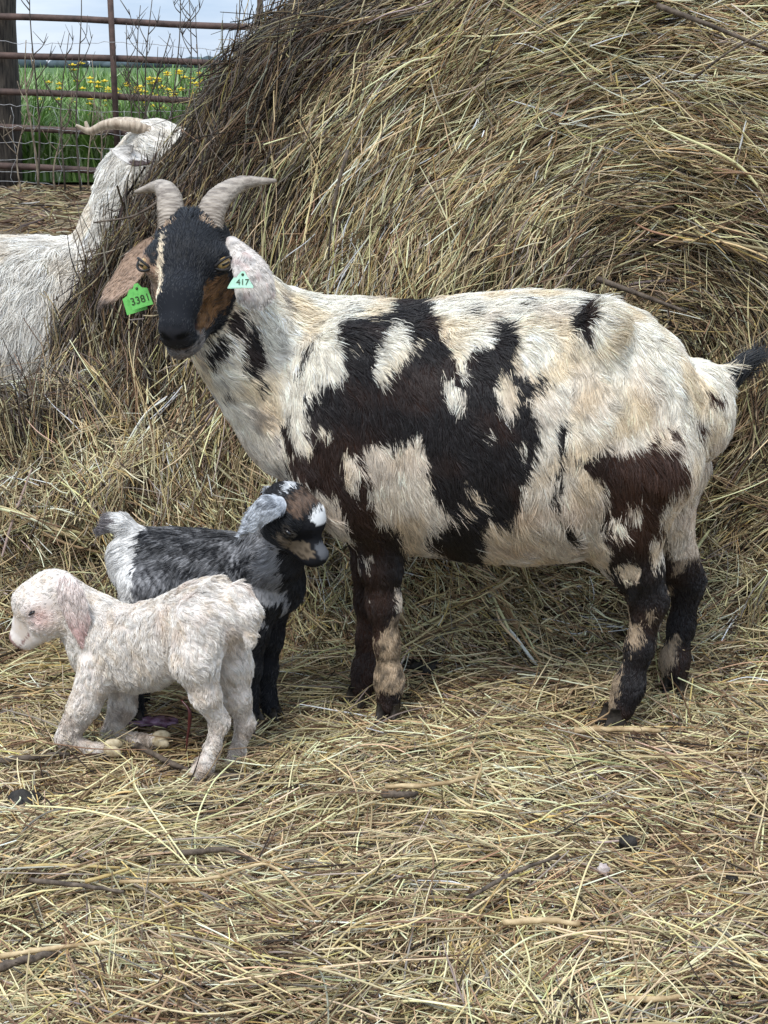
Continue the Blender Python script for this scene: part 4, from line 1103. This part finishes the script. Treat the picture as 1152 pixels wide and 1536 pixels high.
coat_obj('ear', V, F, lambda P, N: A(.50, .52, .55) + (A(.20, .21, .23) - A(.50, .52, .55)) * smooth(.0, 1, wavy(P, .018, 95))[:, None], bk, 4200, 311, (-.8, 0, -.5), L=.010)
V, F = ear_mesh([at(418, 742, 2.335), at(412, 738, 2.362), at(406, 750, 2.375), at(400, 790, 2.375)], .018, (.2, .8, .3), cup=-.3)
coat_obj('ear', V, F, lambda P, N: np.tile(A(.45, .46, .48), (len(P), 1)), bk, 900, 312, (-.5, 0, -.8), L=.007)
for p in ((377, 1062, 2.368), (408, 1058, 2.428)): hoof(bk, at(*p), (1, -.5), .022, M_HOOF)
for p in ((205, 1062, 2.368), (215, 1052, 2.443)): hoof(bk, at(*p), (1, -.3), .022, M_HOOF)

# ------------------------------------------------------------------ white goat feeding at the bale
YG = 3.62
wg = empty('goat', (at(60, 700, YG)[0], YG, 0))
tag(wg, 'shaggy white horned goat pushing its head into the hay bale', 'goat')
gs = Sdf(.05)
def stg(u, a, b, wd):
    p, q = at(u, a, YG), at(u, b, YG); return ((p[0] + q[0]) / 2, p[2], q[2], wd)
gs.loft('torso', (0, YG, 0), (1, 0, 0), [stg(-300, 420, 620, .13), stg(-240, 372, 660, .18), stg(-120, 356, 690, .22), stg(0, 360, 690, .22), stg(90, 360, 670, .20), stg(160, 362, 640, .165), stg(205, 400, 610, .12)])
gc = lambda g, pts, r, k=.05: gs.chain(g, [at(*p) for p in pts], r, k)
gc('neck', [(170, 440, YG), (190, 350, 3.60), (203, 275, 3.58), (222, 235, 3.56)], [.125, .090, .070, .056], .05)
for yy in (3.50, 3.74):
    p = at(175, 600, yy); gs.chain('leg', [p, A(p[0], yy, .30), A(p[0] + .02, yy, .05)], [.08, .042, .03], .03)
    p = at(-250, 600, yy); gs.chain('leg', [p, A(p[0] - .03, yy, .30), A(p[0], yy, .05)], [.12, .045, .03], .04)
GX = frame((.80, -.10, -.45)); GL = Loc(at(238, 222, 3.53), GX)
for c, rd in (((0, 0, 0), (.062, .066, .060)), ((0, .05, .01), (.05, .055, .045))): gs.ell('head', GL.w(*c), rd, GX, .03)
gs.cone('head', GL.w(0, .05, 0), GL.w(0, .17, -.01), .05, .034, .03); gs.cone('head', GL.w(0, .02, -.05), GL.w(0, .15, -.045), .035, .02, .03)
gV, gF = gs.mesh(.012); gV = relax(gV, gF, 1, .4); gN = vnormals(gV, gF)
def wg_coat(P, N):
    a = smooth(.1, 1.0, wavy(P, .18, 71)) * .5; b = smooth(.2, 1, wavy(P, .07, 72)) * .3
    c = A(.78, .74, .67) + (A(.56, .46, .33) - A(.78, .74, .67)) * a[:, None]; return c + (A(.5, .44, .36) - c) * b[:, None]
def wg_len(P, N):
    reg = gs.group(P, ['torso', 'neck', 'head', 'leg']).argmin(1)
    return np.select([reg == 2, reg == 1, reg == 3], [.024, .038, .02], .060)
def wg_flow(P, N):
    reg = gs.group(P, ['torso', 'neck', 'head', 'leg']).argmin(1)
    d = np.tile(A(-.35, 0, -1), (len(P), 1)); d[:, 0] -= .8 * smooth(.62, .76, P[:, 2]); d[:, 2] += .5 * smooth(.66, .76, P[:, 2])
    d = np.where((reg == 1)[:, None], A(-.5, 0, -.8), d); return np.where((reg == 2)[:, None], -GX[1], d)
mesh_obj('body', gV, gF, M_SKIN, wg, col=wg_coat(gV, gN))
fur(wg, gV, gF, gN, 62000, wg_coat, wg_len, wg_flow, 401, lift=.36, rad=.0008, clump=.6, cell=.022, weight=lambda c, nn: np.where((c[:, 1] < YG + .05) & (c[:, 0] > -1.25), 1, .25), mess=.45)
horn(wg, [at(240, 212, 3.52), at(222, 198, 3.50), at(195, 189, 3.49), at(160, 187, 3.50), at(135, 197, 3.51), at(114, 188, 3.50)], [.019, .018, .016, .013, .010, .004], M_HORN_PALE, rings=20)
horn(wg, [at(246, 212, 3.60), at(226, 194, 3.62), at(198, 184, 3.64), at(165, 184, 3.66), at(136, 196, 3.66), at(128, 182, 3.66)], [.019, .018, .015, .012, .009, .004], M_HORN_PALE, rings=20)
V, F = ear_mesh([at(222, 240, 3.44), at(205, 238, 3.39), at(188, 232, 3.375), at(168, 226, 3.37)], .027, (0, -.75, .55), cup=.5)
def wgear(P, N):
    u, v = side_uv(P, P[:, 1]); d = (v > 240 + 2 * wavy(P, .02, 5)) & (u > 194)  # shade of the ear's hollow, painted dark low down near its base
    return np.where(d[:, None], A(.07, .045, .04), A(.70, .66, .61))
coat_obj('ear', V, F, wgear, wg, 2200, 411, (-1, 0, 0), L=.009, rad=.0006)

# ------------------------------------------------------------------ fence at the back of the pen
YF = 14.2
def pix(u, v, Y=YF): return at(u, v, Y)
fp = pix(6, 300)
g_ = np.random.default_rng(5)
V, F = tube([A(fp[0] - .03 + .02 * z, YF + .22, z) for z in np.linspace(-.1, 2.3, 12)], .165 + .008 * g_.normal(size=12), 14)
tag(mesh_obj('fence_post', V, F, M_POST), 'thick dark weathered wooden post at the end of the pipe fence', 'post')
fence = empty('pipe_fence', (fp[0] + 1.2, YF, 0))
tag(fence, 'rusty pipe rail fence with vertical pipes at the edge of the green field', 'fence')
for (v0, v1) in ((24, 41), (82, 96), (137, 154), (191, 206), (249, 267)):
    a, b = pix(-80, v0 - (v1 - v0) * .2), pix(380, v1)
    d = (b - a); P = [a + d * t for t in np.linspace(0, 1.9, 14)]
    P = [p + A(0, 0, .006 * math.sin(5 * i + v0)) for i, p in enumerate(P)]
    V, F = tube(P, np.full(14, .030), 10); mesh_obj('rail', V, F, M_PIPE, fence)
for u, r in ((181, .027), (397, .027), (-60, .03)):
    b = pix(u, 290); V, F = tube([A(b[0], YF - .065, z) for z in (-.1, 1.0, 2.4)], np.full(3, r), 10); mesh_obj('upright_pipe', V, F, M_PIPE, fence)
mesh_ = empty('wire_mesh', (fp[0] + 1.2, YF - .12, 0))
tag(mesh_, 'sagging woven wire netting along the foot of the pipe fence', 'netting')
x0, x1 = pix(-40, 250)[0], pix(330, 250)[0]
for i, z in enumerate((.06, .17, .28, .40, .53, .72, 1.28)):
    xx = np.linspace(x0, x1, 40); ph = g_.uniform(0, 6)
    P = np.stack([xx, np.full(40, YF - .13) + .012 * np.sin(xx * 11 + ph), z + .018 * np.sin(xx * 4 + ph) + .006 * g_.normal(size=40) - .03 * (xx - x0)], 1)
    V, F = tube(P, np.full(40, .0026), 5); mesh_obj('line_wire', V, F, M_WIRE, mesh_)
for i, x in enumerate(np.arange(x0, x1, .2)):
    P = np.stack([x + .015 * g_.normal(size=9), np.full(9, YF - .135), np.linspace(0.02, .72, 9) - .03 * (x - x0)], 1)
    V, F = tube(P, np.full(9, .0022), 5); mesh_obj('stay_wire', V, F, M_WIRE, mesh_)

# dead weed stalks along the fence
weeds = [(58, 290, -20, 3, .011, 0), (47, 280, 60, 2, .012, 1), (100, 288, 50, 4, .009, 0), (122, 292, -25, 3, .010, 0), (135, 270, 90, 2, .008, 1), (150, 280, 150, 2, .011, 1), (190, 260, 35, 3, .009, 0), (204, 255, 8, 4, .009, 0), (222, 262, -10, 5, .010, 0),
         (203, 185, 55, 3, .012, 0), (262, 240, -20, 5, .010, 0), (281, 225, 0, 4, .010, 0), (292, 215, 10, 4, .009, 0), (240, 250, 70, 3, .008, 0), (356, 120, 5, 3, .008, 0), (30, 300, 170, 2, .009, 1), (92, 300, 175, 2, .010, 1)]
wl_words = ['leaning close to the wooden post', 'pale one beside the post', 'branching, left of the upright pipe', 'tall one left of the upright pipe', 'short pale one before the netting', 'pale and bent before the netting', 'close beside the upright pipe', 'just right of the upright pipe', 'with forked top right of the upright pipe',
            'dark and slanting in front of the flowers', 'tall with many side twigs above the flowers', 'straight one near the bale', 'thin one nearest the bale', 'low one among the yellow flowers', 'standing over the shoulder of the bale', 'curved at the foot of the post', 'short one behind the white goat']
for i, (u, vb, vt, nb, r, pale) in enumerate(weeds):
    Y = YF - .3 - .12 * (i % 4) if i != 14 else YF + .4
    a = pix(u + g_.normal() * 4, 300 if i != 14 else 292, Y); a[2] = 0.0; b = pix(u + g_.uniform(-12, 12), vt, Y)
    if i == 9: a = pix(196, 292, Y); a[2] = 0; b = pix(250, 50, Y)
    ts = np.linspace(0, 1, 9); P = a + (b - a) * ts[:, None] + np.stack([.03 * np.sin(ts * 5 + i), .02 * np.cos(ts * 4 + i), 0 * ts], 1)
    parts = [tube(P, np.interp(ts, [0, 1], [r, r * .35]), 6)]
    for k in range(nb + 2):
        t0 = g_.uniform(.35, .92); p = np.array([np.interp(t0, ts, P[:, j]) for j in range(3)]); sg = g_.choice([-1, 1]); ln = g_.uniform(.18, .42) * (1.2 - t0 * .6)
        q = p + A(sg * ln * g_.uniform(.3, .6), g_.normal() * .05, ln * g_.uniform(.6, 1)); mid = (p + q) / 2 + A(sg * .012, 0, -.008)
        parts.append(tube(catmull([p, mid, q], 4), np.linspace(r * .55, r * .2, 9), 5))
        for _ in range(2):
            e = mid + (q - mid) * g_.uniform(.1, .8); parts.append(tube([e, e + A(-sg * .03 + g_.normal() * .05, 0, .08 + .06 * g_.random())], [r * .35, r * .15], 4))
    V, F = join(parts); o = mesh_obj('dead_weed', V, F, M_WEED if pale else M_WEED_DARK)
    tag(o, 'dry leafless weed stalk ' + wl_words[i], 'weed', 'dead weed stalks along the fence')

# ------------------------------------------------------------------ field grass, flowers, far trees
def blades(n, x0, x1, y0, y1, h0, h1, w, seed, greens):
    g = np.random.default_rng(seed); y = y0 + (y1 - y0) * g.random(n) ** 1.4; x = g.uniform(x0, x1, n) * (y / y0)
    P = np.stack([x, y, 0 * x], 1); H = g.uniform(h0, h1, n) * (1 + .22 * wavy(P, 1.6, seed + 1)) * (1 - .10 * (x / (y / y0) - x0) / (x1 - x0))
    a = g.uniform(0, 6.28, n); lean = H * g.uniform(.15, .8, n); wd = w * g.uniform(.6, 1.4, n)
    dx, dy = np.cos(a), np.sin(a); s = np.array([0, .4, .75, 1.0]); V = np.zeros((n, 7, 3))
    ax_ = np.stack([np.cos(a + 1.57), np.sin(a + 1.57) * .5, 0 * a], 1)
    for j, t in enumerate(s):
        c = P + np.stack([dx * lean * t ** 2, dy * lean * t ** 2, H * t * (1 - .22 * t * lean / H)], 1)
        if j < 3:
            ww = (wd * (1 - .25 * t))[:, None]; V[:, 2 * j] = c - ax_ * ww; V[:, 2 * j + 1] = c + ax_ * ww
        else: V[:, 6] = c
    o = np.arange(n)[:, None] * 7
    F4 = np.vstack([o + np.array([0, 1, 3, 2]), o + np.array([2, 3, 5, 4]), o + np.array([4, 5, 6, 6])])
    T = np.vstack([o + np.array(q) for q in ([0, 1, 3], [0, 3, 2], [2, 3, 5], [2, 5, 4], [4, 5, 6])])
    gi = np.array(greens)[g.integers(0, len(greens), n)] * np.exp(g.normal(size=(n, 1)) * .2)
    return V.reshape(-1, 3), T, np.repeat(gi, 7, axis=0)
GR = [(.10, .19, .035), (.15, .27, .055), (.21, .33, .09), (.07, .14, .03), (.28, .37, .16), (.36, .43, .24)]
B1 = blades(22000, -4.6, -.9, 14.8, 20, .45, 1.05, .013, 71, GR); B2 = blades(12000, -4.8, -.7, 20, 55, .55, .98, .022, 72, GR)
n1 = len(B1[0])
gr = mesh_obj('grass', np.vstack([B1[0], B2[0]]), np.vstack([B1[1], B2[1] + n1]), M_GRASS, col=np.vstack([B1[2], B2[2]]), smooth_shade=False)
tag(gr, 'tall lush green grass in the field beyond the fence', 'grass', kind='stuff')

def flower_mesh(seed):
    g = np.random.default_rng(seed); st_, pt = [], []
    ht = 1.0; st_.append(tube([A(0, 0, -ht), A(.02, 0, -.5), A(0, 0, 0)], [.008, .006, .004], 5))
    for k in range(g.integers(2, 5)):
        c = A(g.normal() * .05, g.normal() * .05, g.uniform(-.10, .05)); st_.append(tube([A(0, 0, -.25), c], [.004, .003], 4))
        for j in range(6):
            a = j * 1.047; d = A(math.cos(a), math.sin(a), .25); pt.append(ball(c + d * .018, (.017, .009, .005), 6, 4, axes=[unit(d), unit(np.cross(A(0, 0, 1), d)), A(0, 0, 1)]))
        pt.append(ball(c + A(0, 0, .01), (.012, .012, .012), 6, 4))
    return join(st_), join(pt)
fl = [flower_mesh(i) for i in range(3)]
fm = []
for (s_, p_) in fl:
    a = bpy.data.meshes.new('stem'); a.from_pydata([tuple(map(float, q)) for q in s_[0]], [], s_[1]); a.materials.append(M_FLEAF)
    b = bpy.data.meshes.new('blossom'); b.from_pydata([tuple(map(float, q)) for q in p_[0]], [], p_[1]); b.materials.append(M_PETAL); fm.append((a, b))
spots = [(115, 104), (162, 143), (167, 152), (172, 140), (186, 134), (203, 131), (205, 138), (215, 142), (220, 138), (226, 125), (231, 127), (240, 147), (247, 140), (252, 118), (258, 145), (264, 144), (267, 150), (270, 139), (285, 124), (287, 134), (190, 152), (218, 160), (276, 116), (234, 118), (152, 130), (298, 118), (66, 150), (84, 132), (104, 158), (128, 118), (140, 155), (310, 130), (300, 146)]
for i, (u, v) in enumerate(spots):
    Y = 15.0 + (i * 7 % 11) * .16; p = at(u, v, Y); o = empty('wildflower', (p[0], p[1], 0)); sc = 1.0
    tag(o, 'small yellow wildflower standing in the tall green grass of the field', 'flower', 'yellow wildflowers in the field')
    for me in fm[i % 3]:
        c = bpy.data.objects.new(me.name, me); COL.objects.link(c); c.parent = o; c.location = (0, 0, p[2]); c.rotation_euler = (0, 0, i * 1.3); c.scale = (1.15, 1.15, 1.0 if me.name.startswith('stem') else 1.15)

g_ = np.random.default_rng(15); parts = []
xs_ = np.linspace(-420, 420, 260)
for x in xs_:
    h = g_.uniform(2.6, 4.6); parts.append(ball(A(x + g_.normal() * 2, 620 + g_.normal() * 20, h * .35), (g_.uniform(3, 6), 4, h * .65), 7, 5))
V, F = join(parts); tag(mesh_obj('far_woodland', V, F, M_TREES), 'bluish line of distant trees along the horizon', 'woodland', kind='stuff')

# ------------------------------------------------------------------ sticks, stalks and droppings on the straw
def stick(name, label, cat, pts, r, mat, z=.026, group=None, knots=0):
    P = catmull([gnd(u, v, z + dz) for u, v, dz in pts], 6); n = len(P); g = np.random.default_rng(len(label))
    P = P + g.normal(size=P.shape) * r * .12
    V, F = tube(P, np.linspace(r, r * .7, n) * (1 + .10 * g.normal(size=n)), 7)
    tag(mesh_obj(name, V, F, mat), label, cat, group)
stick('stick', 'thick pale stick lying in front of the spotted goat\'s hind hooves', 'stick', [(862, 1096, 0), (925, 1094, .004), (990, 1097, 0)], .0058, M_STALK)
stick('twig', 'crooked grey twig in the straw below the white kid', 'twig', [(265, 1282, 0), (320, 1274, .006), (352, 1277, .004), (385, 1293, 0)], .0045, M_BARK)
stick('stalk', 'long reddish stalk lying at the lower left of the straw', 'stalk', [(0, 1434, 0), (100, 1420, .004), (205, 1409, .002)], .0034, M_STALK)
stick('stick', 'dark stick half buried below the long reddish stalk', 'stick', [(-5, 1452, -.004), (45, 1438, .002), (85, 1430, -.004)], .0058, M_BARK)
stick('stalk', 'dark brown stalk beneath the two yellow stalks', 'stalk', [(45, 1320, 0), (120, 1328, .004), (185, 1338, 0)], .0035, M_BARK)
stick('stalk', 'bright yellow stalk lying level', 'stalk', [(30, 1300, 0), (105, 1298, .006), (180, 1302, 0)], .0028, M_STALK_Y)
stick('stalk', 'short yellow stalk slanting up beside the level yellow one', 'stalk', [(128, 1322, 0), (165, 1312, .004), (195, 1302, .006)], .0028, M_STALK_Y)
stick('stalk', 'long pale bent stalk in the middle of the straw', 'stalk', [(180, 1322, 0), (310, 1319, .01), (395, 1296, .012), (440, 1328, .008), (480, 1375, .004)], .0026, M_STALK)
stick('twig', 'dark knobbly twig left of the pale forked stalk', 'twig', [(575, 1190, 0), (600, 1193, .004), (626, 1190, 0)], .0060, M_BARK, z=.022)
stick('stalk', 'pale stalk lying level right of the dark knobbly twig', 'stalk', [(578, 1180, 0), (650, 1177, .006), (722, 1164, .004)], .0040, M_STALK)
stick('twig', 'thin upright pale forked stalk', 'twig', [(707, 1212, 0), (714, 1172, .02), (722, 1146, .03), (706, 1120, .035)], .0022, M_STALK)
stick('stick', 'pale grey stick at the right of the straw', 'stick', [(978, 1150, 0), (1030, 1151, .004), (1085, 1157, 0)], .0052, M_STALK)
stick('twig', 'brown twig slanting up to the heap of brown straw', 'twig', [(700, 1348, 0), (770, 1310, .012), (838, 1284, .01)], .0030, M_BARK)
stick('stalk', 'grey flat stalk lying under the kneeling white kid\'s hooves', 'stalk', [(0, 1142, 0), (60, 1134, .004), (105, 1131, .002)], .0050, M_BARK)
stick('stick', 'brown stick under the white kid\'s belly', 'stick', [(205, 1118, 0), (290, 1158, -.004), (385, 1166, -.006)], .0052, M_BARK)
stick('stalk', 'pale split stalk at the bottom right of the straw', 'stalk', [(755, 1384, 0), (815, 1381, .006), (870, 1387, 0)], .0045, M_STALK)
stick('stalk', 'tan stalk at the bottom edge right of centre', 'stalk', [(928, 1498, 0), (985, 1499, .004), (1040, 1492, 0)], .0042, M_STALK)
def lump(name, label, cat, c, rad, mat, seed, rough=.25):
    V, F = ball((0, 0, 0), (1, 1, 1), 14, 10); V = np.array(V); V = V * (1 + rough * wavy(V, 1.1, seed) + rough * .5 * wavy(V, .4, seed + 1))[:, None]
    tag(mesh_obj(name, V * np.asarray(rad) + np.asarray(c), F, mat), label, cat)
lump('dung', 'rough dark clod of dung at the left edge of the straw', 'dung', gnd(36, 1200, .020), (.024, .02, .014), M_DUNG, 3, .22)
lump('dung', 'round black dropping right of centre on the straw', 'dung', gnd(941, 1264, .018), (.013, .013, .010), M_DUNG, 4, .15)
lump('dung', 'small dark dropping near the right edge of the straw', 'dung', gnd(1098, 1316, .018), (.008, .008, .007), M_DUNG, 5, .15)
lump('fluff', 'small white tuft of fluff below the black dropping', 'fluff', gnd(906, 1304, .020), (.008, .007, .007), M_FLUFF, 6, .3)
lump('dung', 'dark clod in the hay beside the spotted goat\'s front leg', 'dung', gnd(632, 1000, .02), (.034, .03, .022), M_DUNG, 7, .35)
lump('afterbirth', 'wet purplish afterbirth on the straw behind the white kid', 'afterbirth', gnd(232, 1083, .022), (.030, .014, .007), M_MEMB, 8, .4)

# twigs caught in the bale
def baletwig(label, pts, r):
    P = catmull([at(*p) for p in pts], 6); V, F = tube(P, np.linspace(r, r * .5, len(P)), 7); tag(mesh_obj('twig', V, F, M_BARK), label, 'twig')
baletwig('long dark twig caught across the upper part of the hay bale', [(985, 8, 2.82), (1070, 40, 2.80), (1160, 78, 2.80)], .0055)
baletwig('thin straight twig sticking out of the bale near its top', [(1040, 118, 2.80), (1090, 80, 2.76), (1155, 42, 2.74)], .0028)
baletwig('brown twig lying in the bale just above the goat\'s rump', [(895, 418, 2.78), (960, 442, 2.78), (1030, 468, 2.79)], .0060)
baletwig('thin dark twig running down the bale above the goat\'s neck', [(522, 225, 2.78), (502, 300, 2.76), (492, 390, 2.76)], .0036)
baletwig('thin curved twig reaching out over the white goat\'s chest', [(260, 285, 3.0), (205, 322, 2.96), (140, 334, 2.94)], .0030)
